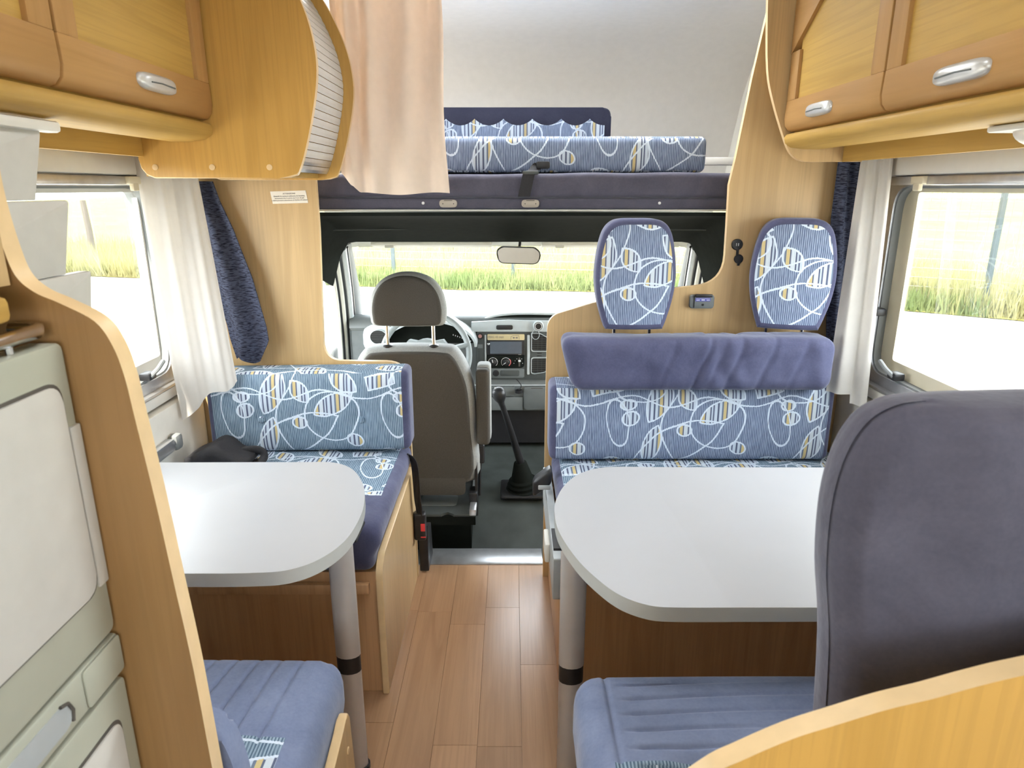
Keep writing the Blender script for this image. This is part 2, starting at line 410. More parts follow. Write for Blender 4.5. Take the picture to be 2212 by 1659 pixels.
# patterned upholstery
def pattern(name, dim=1.0, teal=0.0):
    m, t, p = newmat(name, .9, .12); X.T = t
    tc = nd(t, 'ShaderNodeTexCoord'); sp = nd(t, 'ShaderNodeSeparateXYZ'); t.links.new(tc.outputs['Object'], sp.inputs[0])
    gn = nd(t, 'ShaderNodeNewGeometry'); sn = nd(t, 'ShaderNodeSeparateXYZ'); t.links.new(gn.outputs['Normal'], sn.inputs[0])
    up = X(sn.outputs[2]).abs(); flat = X.m('GREATER_THAN', up, .75)
    x = X(sp.outputs[0]); y0 = X(sp.outputs[1]); z0 = X(sp.outputs[2])
    y = z0 + (y0 - z0)*flat
    wv = nd(t, 'ShaderNodeCombineXYZ'); t.links.new(x.v, wv.inputs[0]); t.links.new(y.v, wv.inputs[1])
    nz = nd(t, 'ShaderNodeTexNoise'); nz.inputs['Scale'].default_value = 7; nz.inputs['Detail'].default_value = 1; t.links.new(wv.outputs[0], nz.inputs[0])
    ns = nd(t, 'ShaderNodeSeparateColor'); t.links.new(nz.outputs['Color'], ns.inputs[0])
    jg = nd(t, 'ShaderNodeTexNoise'); jg.inputs['Scale'].default_value = 260; jg.inputs['Detail'].default_value = 0; t.links.new(wv.outputs[0], jg.inputs[0])
    xw = x + (X(ns.outputs[0]) - .5)*.03; yw = y + (X(ns.outputs[1]) - .5)*.03 + (X(jg.outputs['Fac']) - .5)*.004
    TW, TH = .53, .37; S = .000484
    fill = None; line = None
    def ellipse(px, py, a, b, rot=0, filled=True, box=False, leaf=False):
        nonlocal fill, line
        cx, cy, a, b = px*S, -py*S, a*S, b*S
        dx = (xw - cx).wrap(-TW/2, TW/2); dy = (yw - cy).wrap(-TH/2, TH/2)
        if rot:
            c, s_ = math.cos(R(rot)), math.sin(R(rot))
            dx, dy = dx*c + dy*s_, dy*c - dx*s_
        if box: d = (dx.abs() - a).max(dy.abs() - b)
        elif leaf:
            rad = (a*a+b*b)/(2*b); off = rad-b   # pointed leaf along its own x axis
            ay = dy.abs() + off
            d = X.m('SQRT', X.m('MULTIPLY_ADD', dx, dx, ay*ay)) - rad
        else:
            q = X.m('SQRT', X.m('MULTIPLY_ADD', dx*(1/a), dx*(1/a), X.m('POWER', dy.abs()*(1/b), 2.0)))
            d = (q - 1)*(a*b)**.5
        if filled: fill = d if fill is None else fill.min(d)
        dl = d.abs(); line = dl if line is None else line.min(dl)
    for a in ((652, 358, 48, 34, 0), (672, 448, 56, 46, 0), (565, 30, 80, 58, 0), (1040, 530, 52, 36, 0), (320, 655, 60, 45, -25)): ellipse(*a)
    for a in ((765, 115, 150, 52, -6), (860, 325, 165, 82, 68), (1055, 310, 95, 58, -52), (180, 400, 150, 70, 32), (30, 50, 120, 60, -20), (830, 640, 140, 62, 75)): ellipse(*a, leaf=True)
    ellipse(510, 232, 98, 46, 14, True, True)
    ellipse(245, 235, 120, 60, -42, True, False, True)
    for a in ((745, 225, 170, 115, 10), (170, 480, 185, 175, 0), (590, 480, 75, 165, 10)): ellipse(*a, filled=False)
    ellipse(1010, 620, 330, 120, 24, False, False, True)
    k = 2*math.pi/TW; kz = 2*math.pi/TH
    for yy, am, kk, ph in ((330, 36, 2, .3), (95, 28, 1, 1.2)):
        line = line.min(((yw + yy*S - (xw*(k*kk) + ph).sin()*(am*S)).wrap(-TH/2, TH/2)).abs())
    for xx, am, ph in ((960, 75, 2.6),):
        line = line.min((((xw - xx*S) - (yw*kz + ph).sin()*(am*S)).wrap(-TW/2, TW/2)).abs())
    lm = line.lt(.0026); fm = fill.lt(0.0)
    st = X.m('FRACT', x*(1/.070))
    stripes = ramp(t, st.v, [(0, (.52, .60, .70)), (.14, (.10, .12, .19)), (.22, (.50, .58, .68)), (.34, (.16, .20, .28)), (.42, (.58, .47, .24)), (.56, (.12, .14, .21)), (.62, (.56, .62, .68)), (.80, (.10, .12, .19)), (.86, (.50, .58, .68)), (.93, (.12, .14, .22))], 'CONSTANT')
    rv = nd(t, 'ShaderNodeMapping'); rv.inputs['Scale'].default_value = (330, 26, 1); t.links.new(wv.outputs[0], rv.inputs[0])
    rn = noi(t, rv.outputs[0], 1, 2)
    rb = (((x + (X(ns.outputs[2])-.5)*.006)*(2*math.pi/.0058)).sin()*.22 + .11 + (X(rn) - .5)*.75 + .39).v
    base = ramp(t, rb, [(.30, (.082-.01*teal, .112+.02*teal, .190-.01*teal)), (.72, (.335-.05*teal, .405-.01*teal, .545-.09*teal))])
    c = mixc(t, fm.v, base, stripes); c = mixc(t, lm.v, c, (.62, .70, .80))
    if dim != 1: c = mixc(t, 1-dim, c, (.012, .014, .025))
    t.links.new(c, p.inputs['Base Color']); bump(t, p, rb, .25, .002)
    return m
M['pattern'] = pattern('patterned_upholstery')
M['pattern_teal'] = pattern('patterned_upholstery_worn', teal=.6)
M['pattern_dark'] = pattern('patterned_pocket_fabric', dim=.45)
# outside
def ground_mat(name, stops, scale):
    m, t, p = newmat(name, .95, .05); v = coords(t)
    f = noi(t, v, scale, 8, .7); g = noi(t, v, scale*9, 3)
    c = ramp(t, f, stops); c = mixc(t, .3, c, ramp(t, g, [(.35, stops[0][1]), (.65, stops[-1][1])]))
    t.links.new(c, p.inputs['Base Color']); return m
M['gravel'] = ground_mat('pale_gravel', [(.3, (.22, .205, .17)), (.5, (.34, .325, .29)), (.7, (.40, .385, .35))], .9)
M['field'] = ground_mat('dry_meadow', [(.3, (.14, .145, .038)), (.5, (.18, .176, .05)), (.7, (.22, .205, .075))], .35)
def blade(name, a, b):
    m, t, p = newmat(name, .9, .05)
    c = ramp(t, noi(t, coords(t), 1.2, 4), [(.35, a), (.65, b)]); t.links.new(c, p.inputs['Base Color'])
    tr = nd(t, 'ShaderNodeBsdfTranslucent'); t.links.new(c, tr.inputs[0]); mx = nd(t, 'ShaderNodeMixShader'); mx.inputs[0].default_value = .45
    t.links.new(p.outputs[0], mx.inputs[1]); t.links.new(tr.outputs[0], mx.inputs[2]); t.links.new(mx.outputs[0], t.nodes['Material Output'].inputs[0]); return m
M['grass_green'] = blade('green_grass', (.11, .15, .055), (.18, .205, .09))
M['grass_dry'] = blade('dry_grass', (.27, .25, .13), (.22, .225, .10))
# ================================================================== SETTING
XL, XR, ZC = -1.13, 1.19, 2.08
def ring(b, outer, inner, plane, a0, a1, mi=0):
    T = {'xz': lambda p, e: (p[0], e, p[1]), 'yz': lambda p, e: (e, p[0], p[1]), 'xy': lambda p, e: (p[0], p[1], e)}[plane]
    L = [[b.bm.verts.new(T(p, e)) for p in q] for q in (outer, inner) for e in (a0, a1)]
    n = len(outer)
    for i in range(n):
        j = (i+1) % n
        for A, C in ((L[0], L[1]), (L[1], L[3]), (L[3], L[2]), (L[2], L[0])):
            f = b.bm.faces.new((A[i], A[j], C[j], C[i])); f.material_index = mi
    return b
def rr(x0, x1, z0, z1, r, n=6): return rounded([(x0, z0, r), (x1, z0, r), (x1, z1, r), (x0, z1, r)], n)
# floor with planks
fl = mk('floor', B().box(XL, XR, -1.3, 2.363, -.05, -.004), M['floor_gap'], kind='structure')
px = -.80; row = 0
PW = .118
while px < .80:
    y = -.25 - random.random()*.5
    while y < 2.362:
        ln = random.choice((.52, .62, .70)); y1 = min(y+ln, 2.362)
        if y1 - y > .03 and y1 > .4:
            mk('plank', B().box(px+.0004, px+PW-.0004, max(y, -.3)+.0004, y1-.0004, -.004, 0, .0003, 1), M['plank'], fl, smooth=0)
        y = y1
        if y1 >= 2.362: break
    px += PW; row += 1
# side walls with window openings
WY0, WY1, WZ0, WZ1 = 1.10, 2.20, .82, 1.47
def side_wall(name, x0, x1, holes):
    b = B(); ys = sorted({-1.3, 2.28} | {h[0] for h in holes} | {h[1] for h in holes})
    for a, c in zip(ys, ys[1:]):
        h = [q for q in holes if q[0] <= a and c <= q[1]]
        if h: b.box(x0, x1, a, c, -.05, h[0][2]); b.box(x0, x1, a, c, h[0][3], ZC)
        else: b.box(x0, x1, a, c, -.05, ZC)
    return mk(name, b, M['wall'], kind='structure')
mk('wall_lining_left', B().box(XL+.0005, XL+.045, 1.0, 2.279, .40, .755, .004), M['wall'], kind='structure')
mk('wall_lining_right', B().box(XR-.05, XR-.0005, .9, 2.279, .40, .755, .004), M['wall'], kind='structure')
side_wall('wall_left', XL-.05, XL, [(WY0, WY1, WZ0, WZ1), (-1.10, -.30, 1.0, 1.6)])
side_wall('wall_right', XR, XR+.05, [(WY0, WY1, WZ0, WZ1), (-.35, .25, 1.02, 1.62)])
# rear wall
b = B(); b.box(XL, XR, -1.35, -1.3, -.05, 1.1); b.box(XL, XR, -1.35, -1.3, 1.6, ZC); b.box(XL, -.47, -1.35, -1.3, 1.1, 1.6); b.box(.53, XR, -1.35, -1.3, 1.1, 1.6)
mk('wall_rear', b, M['wall'], kind='structure')
# ceiling with opening for the added roof hatch
HX0, HX1 = -.17, .23
b = B()
for y0, y1 in ((-1.3, .85), (1.25, 2.30)): b.box(XL, XR, y0, y1, ZC, ZC+.05)
b.box(XL, HX0, .85, 1.25, ZC, ZC+.05); b.box(HX1, XR, .85, 1.25, ZC, ZC+.05)
mk('ceiling', b, M['ceiling'], kind='structure')
for nm, HX0, HX1, HY0, HY1 in (('added_hatch_5', -.17, .23, .85, 1.25), ('added_hatch_6', -.62, .68, 2.33, 2.69)):  # both roof hatches are added out of view to let in more daylight
    h = thing(nm, (.03, (HY0+HY1)/2, ZC+.05), kind='structure')
    mk('hatch_frame', ring(B(), rr(HX0-.03, HX1+.03, HY0-.025, HY1+.025, .06), rr(HX0, HX1, HY0, HY1, .04), 'xy', ZC-.012, ZC+.075), M['white_plastic'], h)
    mk('dome', B().sheet(lambda u, v: (HX0+(HX1-HX0)*u, HY0+(HY1-HY0)*v, ZC+.07+.06*(1-(2*u-1)**4)*(1-(2*v-1)**4)), 12, 12), M['opal'], h)
# ------------------------------------------------------------------ bulkhead partitions
polyL = rounded([(-1.13, 0), (-.356, 0), (-.364, .842, .075), (-.65, .846, .075), (-.645, .98), (-.632, 1.283), (-.629, ZC), (-1.13, ZC)], 8)
mk('wall_front_left', B().prism(polyL, 'xz', 2.28, 2.30, 0, 1), [M['wood_v'], M['edge']], kind='structure')
polyR = rounded([(.117, 0), (XR, 0), (XR, ZC), (.80, ZC), (.777, 1.963), (.743, 1.745), (.714, 1.514), (.700, 1.43), (.704, 1.30), (.708, 1.115, .10), (.50, 1.092), (.272, 1.046), (.121, 1.0, .06), (.118, .727)], 8)
mk('wall_front_right', B().prism(polyR, 'xz', 2.28, 2.30, 0, 1), [M['wood_v'], M['edge']], kind='structure')
# ------------------------------------------------------------------ alcove above the cab
prof = [(2.30, ZC), (2.62, ZC), (2.95, ZC), (3.18, 2.065), (3.36, 2.0), (3.48, 1.88), (3.57, 1.70), (3.64, 1.52), (3.68, 1.34)]
prof = smooth_curve(prof, 4)
def alx(y, z): return 1.16 - .10*max(0, (y-2.3)/1.4)
b = B(); n = len(prof)
def shell(u, v):
    u = ([0, .12, .22, .30, .40, .5, .60, .70, .78, .88, 1][int(round(u*10))]) if True else u
    i = min(int(v*(n-1)), n-2); f = v*(n-1)-i
    y = prof[i][0]*(1-f)+prof[i+1][0]*f; z = prof[i][1]*(1-f)+prof[i+1][1]*f
    w = alx(y, z); s_ = 2*u-1
    return (.03 + s_*w, y, z)

b.sheet(shell, 10, n-1)
for f in [f for f in b.bm.faces if (lambda c: -.66 < c.x < .72 and 2.34 < c.y < 2.69 and c.z > ZC-.01)(f.calc_center_median())]: b.bm.faces.remove(f)
mk('ceiling_alcove', b, M['ceiling'], kind='structure', smooth=60)
for nm, sgn in (('wall_alcove_left', -1), ('wall_alcove_right', 1)):
    b = B()
    vs_ = [b.bm.verts.new((.03+sgn*alx(y, z), y, z)) for y, z in prof] + [b.bm.verts.new((.03+sgn*1.16, 2.30, 1.34))]
    if sgn > 0: b.bm.faces.new(vs_)
    else:
        b.bm.clear()
        def pt(y, z): return (.03-alx(y, z), y, z)
        ztop = lambda y: next((z0+(z1-z0)*(y-y0)/(y1-y0) for (y0, z0), (y1, z1) in zip(prof, prof[1:]) if y0 <= y <= y1), 1.34)
        ys = [2.30, 2.46, 2.75, 2.95, 3.15, 3.35, 3.45, 3.55, 3.62, 3.68]
        for a, c in zip(ys, ys[1:]):
            if 2.46 <= a < 3.35:
                b.face([pt(a, 1.34), pt(c, 1.34), pt(c, 1.54), pt(a, 1.54)]); b.face([pt(a, 1.95), pt(c, 1.95), pt(c, max(1.951, ztop(c))), pt(a, max(1.951, ztop(a)))])
            else: b.face([pt(a, 1.34), pt(c, 1.34), pt(c, ztop(c)), pt(a, ztop(a))])
    mk(nm, b, M['wall'], kind='structure')
mk('floor_alcove', B().box(-1.04, 1.10, 2.385, 3.60, 1.3435, 1.3495), M['panel_black'], kind='structure')
mk('wall_cab_header', B().box(-.84, .90, 3.135, 3.16, 1.176, 1.343), M['liner'], kind='structure')
# ------------------------------------------------------------------ threshold and cab floor
mk('trim_1', B().prism([(2.363, -.05), (2.363, .003), (2.372, .006), (2.478, .006), (2.487, .0), (2.487, -.05)], 'yz', -.352, .12), M['alu'], kind='structure')
prof_f = [(2.487, -.05), (2.487, -.13), (2.72, -.13), (2.86, -.03), (3.0, 0.0), (3.35, .02), (3.62, .10), (3.70, .30), (3.74, .30), (3.74, -.2), (2.45, -.2), (2.45, -.05)]
mk('floor_cab', B().prism(prof_f, 'yz', -.90, .96), M['rubber'], kind='structure')
# dark moulding under the alcove
b = B()
def mould(u, v):
    x = -.80 + 1.66*u; y = 2.34 + .66*v
    z = 1.342 - .05*v - (.085*max(0, (v-.25)/.75)**1.4)
    e = min(u, 1-u)*1.66
    z -= .20*max(0, 1-e/.10)**2
    return (x, y, z)
b.sheet(mould, 40, 14, .012)
b.box(-.80, .86, 2.985, 3.005, 1.208, 1.226, .004)
mk('ceiling_cab', b, M['panel_black'], kind='structure', smooth=50)
mk('trim_2', B().tube([(-.70, 2.72, 1.262), (-.4, 2.78, 1.262), (0, 2.79, 1.262), (.46, 2.78, 1.262), (.76, 2.72, 1.262)], .0025, 6), M['dash_dark'], kind='structure')
# cab side skirts behind partition (dark), cab sides with door window openings
for sgn, nm in ((-1, 'left'), (1, 'right')):
    def sx(x): return x if sgn < 0 else .06 - x
    d = thing('door_1' if sgn < 0 else 'door_2', (sx(-.90), 3.0, -.1), kind='structure')
    b = B()
    b.prism([(2.31, -.2), (3.75, -.2), (3.75, .50), (2.31, .50)], 'yz', sx(-.93), sx(-.885))
    b.prism([(2.31, .50), (2.42, .50), (2.42, 1.34), (2.31, 1.34)], 'yz', sx(-.93), sx(-.86))
    mk('door_panel', b, M['dash_mid'], d)
    fr = [(-.765, 2.96, 1.17), (-.815, 3.22, .95), (-.86, 3.42, .76), (-.872, 3.47, .66), (-.874, 3.475, .45)]
    for k, (dx, dy, r, mm) in enumerate(((0, 0, .016, 'liner'), (.014, .020, .009, 'black'), (-.004, -.022, .008, 'black'), (.028, .045, .016, 'dash_light'), (.036, .078, .009, 'black'), (-.012, -.045, .010, 'liner'))):
        pts = smooth_curve([(sx(x - dx*sgn*0 + dx), y+dy, z) for x, y, z in fr], 5)
        mk('door_frame' if mm != 'black' else 'door_seal', B().tube(pts, r, 8), M[mm], d)
    mk('glazing', B().sheet(lambda u, v: (sx(-.80-.09*(1-v)), 2.42+(1.05-.5*v)*u, .5+.68*v), 6, 6), M['glass'], d)
    # A pillar trim
    ap = [(-.715, 3.08, 1.185), (-.735, 3.22, 1.08), (-.765, 3.42, .93), (-.805, 3.62, .78), (-.85, 3.74, .66)]
    def pil(u, v, ap=ap, sx=sx):
        k = u*(len(ap)-1); i = min(int(k), len(ap)-2); f = k-i
        p = Vector(ap[i])*(1-f)+Vector(ap[i+1])*f
        a = math.pi*v; w = .05+.03*u
        return (sx(p.x - .012 - w*(1-math.cos(a))*.5 + .005), p.y - .05*math.sin(a) - .06*v, p.z - .01*v)
    mk('trim_3' if sgn < 0 else 'trim_4', B().sheet(pil, 16, 10, .006), M['trim_grey'], kind='structure', smooth=60)
# cab headliner and windscreen surround
b = B()
b.sheet(lambda u, v: (-.78+1.62*u, 3.0+.13*v, 1.21-.035*v*v - .05*max(0, 1-min(u, 1-u)*1.62/.09)**2), 30, 4, .006)
mk('ceiling_windscreen', b, M['liner'], kind='structure')
ws = thing('window_3', (.03, 3.4, .7), kind='structure')
def wsf(u, v):
    s_ = 2*u-1; w = .72+.11*(1-v)
    return (.03+s_*w, 3.12+.62*(1-v)-.10*s_*s_*(1-.5*v)+.03, 1.18-.48*(1-v))
mk('pane', B().sheet(wsf, 16, 8), M['screen_glass'], ws)
b = B()
for v0, v1 in ((.965, 1.0),):
    b.sheet(lambda u, v: wsf(u, v0+(v1-v0)*v), 16, 1, .004)
mk('seal', b, M['liner'], ws)
# windows in the living area
def side_window(name, x, sgn, far):
    # sgn: +1 outside is +x
    w = thing(name, (x, (WY0+WY1)/2, WZ0), kind='structure')
    i = -sgn; eb = .105 if far else .045
    mk('frame', ring(B(), rr(WY0-.03, WY1+.015, WZ0-.03, WZ1-.01, .07), rr(WY0+.02, WY1-.03, WZ0+.025, WZ1-.045, .07), 'yz', x+i*.012, x+sgn*.05), M['alu'], w)
    mk('seal', ring(B(), rr(WY0+.02, WY1-.03, WZ0+.025, WZ1-.045, .07), rr(WY0+.026, WY1-.036, WZ0+.031, WZ1-.051, .067), 'yz', x+i*.006, x+sgn*.05), M['trim_grey'], w)
    mk('border', ring(B(), rr(WY0+.026, WY1-.036, WZ0+.031, WZ1-.051, .067), rr(WY0+.08, WY1-eb, WZ0+.075, WZ1-.062, .012), 'yz', x+sgn*.018, x+sgn*.03), M['cream_plastic' if far else 'white_plastic'], w)
    mk('pane', B().box(x+sgn*.022, x+sgn*.026, WY0+.08, WY1-eb, WZ0+.075, WZ1-.062), M['glass'], w)
    b = B(); b.box(min(x, x+i*.05), max(x, x+i*.05), WY0-.06, WY1+.03, 1.455, 1.515, .008); mk('blind_cassette', b, M['white_plastic'], w)
    mk('blind_rail', B().box(min(x+i*.01, x+i*.045), max(x+i*.01, x+i*.045), WY0-.04, WY1+.0, 1.428, 1.452, .004), M['alu'], w)
    mk('lower_rail', B().box(min(x, x+i*.03), max(x, x+i*.03), WY0-.04, WY1+.02, WZ0-.055, WZ0-.02, .006), M['white_plastic'], w)
    mk('sill_channel', B().box(min(x+i*.002, x+i*.034), max(x+i*.002, x+i*.034), WY0-.03, WY1+.01, WZ0-.018, WZ0-.008, .003), M['alu'], w)
    # blind catch
    yc = 2.02 if sgn < 0 else 1.985
    c = mk('blind_catch', B().box(min(x+i*.02, x+i*.058), max(x+i*.02, x+i*.058), yc-.03, yc+.03, 1.43, 1.452, .004), M['cream_plastic'], w)
    mk('pull_tab', B().box(min(x+i*.045, x+i*.058), max(x+i*.045, x+i*.058), yc-.015, yc+.015, 1.412, 1.436, .003), M['cream_plastic'], c)
    # window catches
    for yy, zz in ((2.0, .868),) + (((2.155, 1.04),) if sgn > 0 else ()):
        c = mk('catch', B().box(min(x+i*.0, x+i*.035), max(x+i*.0, x+i*.035), yy-.022, yy+.022, zz-.012, zz+.012, .006), M['black'], w)
        mk('lever', B().tube([(x+i*.03, yy-.01, zz), (x+i*.045, yy+.015, zz+.02), (x+i*.045, yy+.05, zz+.035)], .007, 8), M['trim_grey'], c)
    return w
side_window('window_1', XL, -1, False)
side_window('window_2', XR, 1, True)
rw = thing('added_window_4', (XL, -.65, 1.0), kind='structure')  # kitchen window added behind the camera for more daylight
rw2 = thing('added_window_8', (.03, -1.33, 1.1), kind='structure')  # unseen rear window, added to brighten the interior
mk('pane', B().box(-.47, .53, -1.33, -1.325, 1.1, 1.6), M['glass'], rw2)
d3 = thing('added_door_3', (XR, -.05, 0), kind='structure')  # unseen entrance door, added for the daylight through its window
mk('door_frame', ring(B(), rr(-.60, .50, .0, 1.93, .06), rr(-.57, .47, .03, 1.90, .05), 'yz', XR-.012, XR-.0005), M['white_plastic'], d3)
mk('window_frame', ring(B(), rr(-.39, .29, .98, 1.66, .06), rr(-.33, .23, 1.04, 1.60, .05), 'yz', XR-.012, XR+.04), M['white_plastic'], d3)
mk('pane', B().box(XR+.02, XR+.024, -.35, .25, 1.02, 1.62), M['glass'], d3)
aw = thing('added_window_7', (-1.1, 2.95, 1.6), kind='structure')  # side window added out of view to brighten the alcove
mk('pane', B().face and (lambda b: (b.face([(.03-alx(2.46, 0)-.004, 2.46, 1.54), (.03-alx(3.35, 0)-.004, 3.35, 1.54), (.03-alx(3.35, 0)-.004, 3.35, 1.95), (.03-alx(2.46, 0)-.004, 2.46, 1.95)]), b)[1])(B()), M['glass'], aw)
mk('pane', B().box(XL-.03, XL-.026, -1.10, -.30, 1.0, 1.6), M['glass'], rw)
mk('frame', ring(B(), rr(-1.13, -.27, .97, 1.63, .05), rr(-1.07, -.33, 1.03, 1.57, .05), 'yz', XL-.04, XL+.01), M['white_plastic'], rw)
# ================================================================== OUTSIDE
GZ = -.85
b = B(); b.sheet(lambda u, v: (-40+80*u, -15+45*v, GZ), 4, 4); mk('ground', b, M['gravel'], kind='structure')
def edge_y(x):   # boundary between gravel and meadow
    return 15.6 - .052*max(0, x+.5)**1.9*(1 if x > 0 else 1) + (.25*(-x-1) if x < -1 else 0)
def gf(u, v):
    x = -60+120*u; e = edge_y(max(-30, min(9.5, x))) if x < 9.5 else 11.2 - (x-9.5)*1.3
    y = e + (110*v*v); 
    return (x, y, GZ+.02 + (.012*(110*v*v) if x < 60 else 0))
b = B(); b.sheet(gf, 120, 20); mk('meadow', b, M['field'], kind='structure')
b = B()
def hill(u, v): return (-25+190*u, 125+60*v, GZ+1.2+ (4.5*v)*min(1, u*9)*(.75+.25*math.sin(u*9)))
b.sheet(hill, 40, 6); mk('hillside', b, M['field'], kind='structure')
def grass(name, label, n, fnpos, h0, h1, mat):
    b = B(); bm = b.bm
    for _ in range(n):
        x, y, z, sc_ = fnpos()
        a = random.random()*6.28; hh = (h0+(h1-h0)*random.random()**1.5)*sc_; w = .012+.012*random.random()
        dx, dy = math.cos(a)*w, math.sin(a)*w; lx, ly = random.gauss(0, .22)*hh, random.gauss(0, .22)*hh
        v = [bm.verts.new(q) for q in ((x-dx, y-dy, z), (x+dx, y+dy, z), (x+lx, y+ly, z+hh))]
        bm.faces.new(v)
    return mk(name, b, mat, label=label, cat='grass', kind='stuff', smooth=0, recalc=False)
def strip():
    x = random.uniform(-9, 8.6); y = edge_y(x) + abs(random.gauss(0, .9)); return x, y, GZ, max(.35, 1-.0*x)
grass('green_grass', 'strip of green weeds along the far edge of the gravel', 26000, strip, .15, .5, M['grass_green'])
def strip2():
    x = random.uniform(-10, 12); e = edge_y(x) if x < 9.5 else 11.2-(x-9.5)*1.3
    return x, e + .8 + random.random()**2*9, GZ+.05, 1
grass('dry_grass', 'tall dry yellow grass behind the wire fence', 22000, strip2, .25, .75, M['grass_dry'])
def strip3():
    x = random.uniform(8.0, 15); return x, 11.2-(x-9.5)*1.3+random.random()*2.5 + (edge_y(x)-11.2+(x-9.5)*1.3 if x < 9.5 else 0), GZ, 1
grass('field_grass', 'tall yellow grass seen through the right side window', 12000, strip3, .2, .8, M['grass_dry'])
def strip4():
    x = random.uniform(-22, -7); return x, edge_y(x)+random.random()**2*8, GZ+.03, 1
grass('meadow_grass', 'pale grass seen through the left side window', 12000, strip4, .2, .8, M['grass_dry'])
# wire fence
fence = thing('wire_fence', (0, 16.5, GZ), 'green metal wire mesh fence along the meadow', 'fence')
def fy(x): return edge_y(x)+.8 if x < 9.5 else 11.9-(x-9.5)*1.2
fx = [-9.5, -6.4, -2.92, .03, 3.2, 6.2, 8.9, 11.2, 13.4, 15.6]
for x in fx:
    r = .045
    mk('post', B().box(x-r, x+r, fy(x)-r, fy(x)+r, GZ, GZ+2.35, .006, 1), M['post_green'], fence, smooth=0)
for xa, xb in zip(fx, fx[1:]):
    b = B(); L = math.hypot(xb-xa, fy(xb)-fy(xa)); nv = int(L/.16)
    dirx, diry = (xb-xa)/L, (fy(xb)-fy(xa))/L
    def wire(p, q, w=.0045):
        p, q = Vector(p), Vector(q); d = (q-p).normalized(); s1 = Vector((-diry, dirx, 0)) if abs(d.z) > .5 else Vector((0, 0, 1))
        s2 = d.cross(s1).normalized()
        vv = [[b.bm.verts.new(e + s1*w*math.cos(a) + s2*w*math.sin(a)) for a in (0, 2.09, 4.19)] for e in (p, q)]
        for k in range(3): b.bm.faces.new((vv[0][k], vv[0][(k+1) % 3], vv[1][(k+1) % 3], vv[1][k]))
    for i in range(1, nv):
        wire((xa+dirx*L*i/nv, fy(xa)+diry*L*i/nv, GZ+.05), (xa+dirx*L*i/nv, fy(xa)+diry*L*i/nv, GZ+2.3))
    for k in range(13):
        z = GZ+.06+k*.18; wire((xa, fy(xa), z), (xb, fy(xb), z))
    mk('wire_panel', b, M['wire'], fence, kind='stuff', smooth=0)
for i, (x, y, hh) in enumerate(((-13.4, 22.0, 1.9), (13.4, 15.6, 2.0), (-2.0, 22.5, 2.1))):
    b = B(); b.tube([(x, y, GZ), (x+.02, y, GZ+hh*.5), (x-.03, y, GZ+hh)], [.11, .10, .085], 9)
    mk('wooden_post', b, M['post_wood'], label=('weathered wooden post in the meadow seen through the left window', 'stout weathered wooden post beyond the right side window', 'thin weathered post in the field behind the driver headrest')[i], cat='post')
# ================================================================== BENCHES (far)
def N3(x, y, z, s=1.0): return noise.noise(Vector((x*s, y*s, z*s)))
# left bench box
t_ = thing('bench_box', (-.75, 1.97, 0), 'wooden bench base behind the left table, with a ledge strip', 'bench')
mk('front_panel', B().box(XL+.003, -.377, 1.668, 1.686, .001, .395), M['bench_wood'], t_)
side = rounded([(1.655, .001), (1.655, .40, .05), (1.70, .435, .04), (2.276, .452), (2.276, .001)], 6)
mk('side_panel', B().prism(side, 'yz', -.377, -.358, 0, 1, bev=.004), [M['wood_v'], M['edge']], t_)
mk('ledge_strip', B().box(XL+.01, -.397, 1.648, 1.668, .335, .366, .003), M['bench_wood'], t_)
mk('top_board', B().box(XL+.003, -.377, 1.686, 2.276, .378, .395), M['bench_wood'], t_)
# right bench box
t_ = thing('bench_box', (.66, 1.97, 0), 'wooden bench base behind the right table, with round screw caps', 'bench')
mk('front_panel', B().box(.156, XR-.003, 1.690, 1.708, .001, .365), M['bench_wood'], t_)
mk('side_panel', B().box(.138, .156, 1.682, 2.276, .001, .375, .003), [M['bench_wood']], t_)
mk('top_board', B().box(.156, XR-.003, 1.708, 2.276, .350, .365), M['bench_wood'], t_)
for z in (.245, .125): mk('screw_cap', B().lathe([(.008, 0), (.008, .002), (.005, .004), (0, .0045)], (.147, 1.682, z), (0, -1, 0), 14), M['edge'], t_)
# silver board standing along right bench
t_ = thing('seat_extension_board', (.125, 1.99, .30), 'silver grey board fixed along the aisle side of the right bench', 'board')
pb = rounded([(1.64, .318, .02), (1.64, .452, .006), (2.275, .452, .006), (2.275, .33, .03)], 4)
mk('board', B().prism(pb, 'yz', .113, .1365, bev=.002), M['grey_board'], t_)
mk('bracket', B().box(.098, .113, 1.80, 1.90, .345, .405, .004), M['white_plastic'], t_)
# seat cushions
def seat_def(amp):
    def fn(x, y, z):
        return (x, y, z + amp*N3(x, y, 0, 5)*.5)
    return fn
def inset(cond): return cond
c = thing('seat_cushion', (-.74, 1.9, .396), 'blue patterned seat cushion on the left bench, below the buttoned backrest', 'cushion')
X0, X1, Y0, Y1 = XL+.047, -.3785, 1.635, 2.272
def left_seat(x, y, z):
    if z > .48: z += .010*math.sin((x-X0)/(X1-X0)*math.pi) + .003*N3(x, y, 0, 14)
    if x > -.6 and z > .455: x += .022*min(1, (z-.455)/.03)*min(1, (x+.6)/.15)
    return (x, y + (.02 if z < .45 and y < 1.7 else 0)*(.45-z)/.05, z)
isn = lambda q: q.z > .5445 and q.x < -.41 and q.y > 1.83
mk('cover', B().cush(X0, X1, Y0, Y1, .397, .545, .03, (40, 30, 4), left_seat, keep=lambda q: not isn(q)), M['navy'], c, recalc=False)
mk('patterned_top', B().cush(X0, X1, Y0, Y1, .397, .545, .03, (40, 30, 4), left_seat, keep=isn), M['pattern_teal'], c, label='pale patterned top panel', recalc=False)
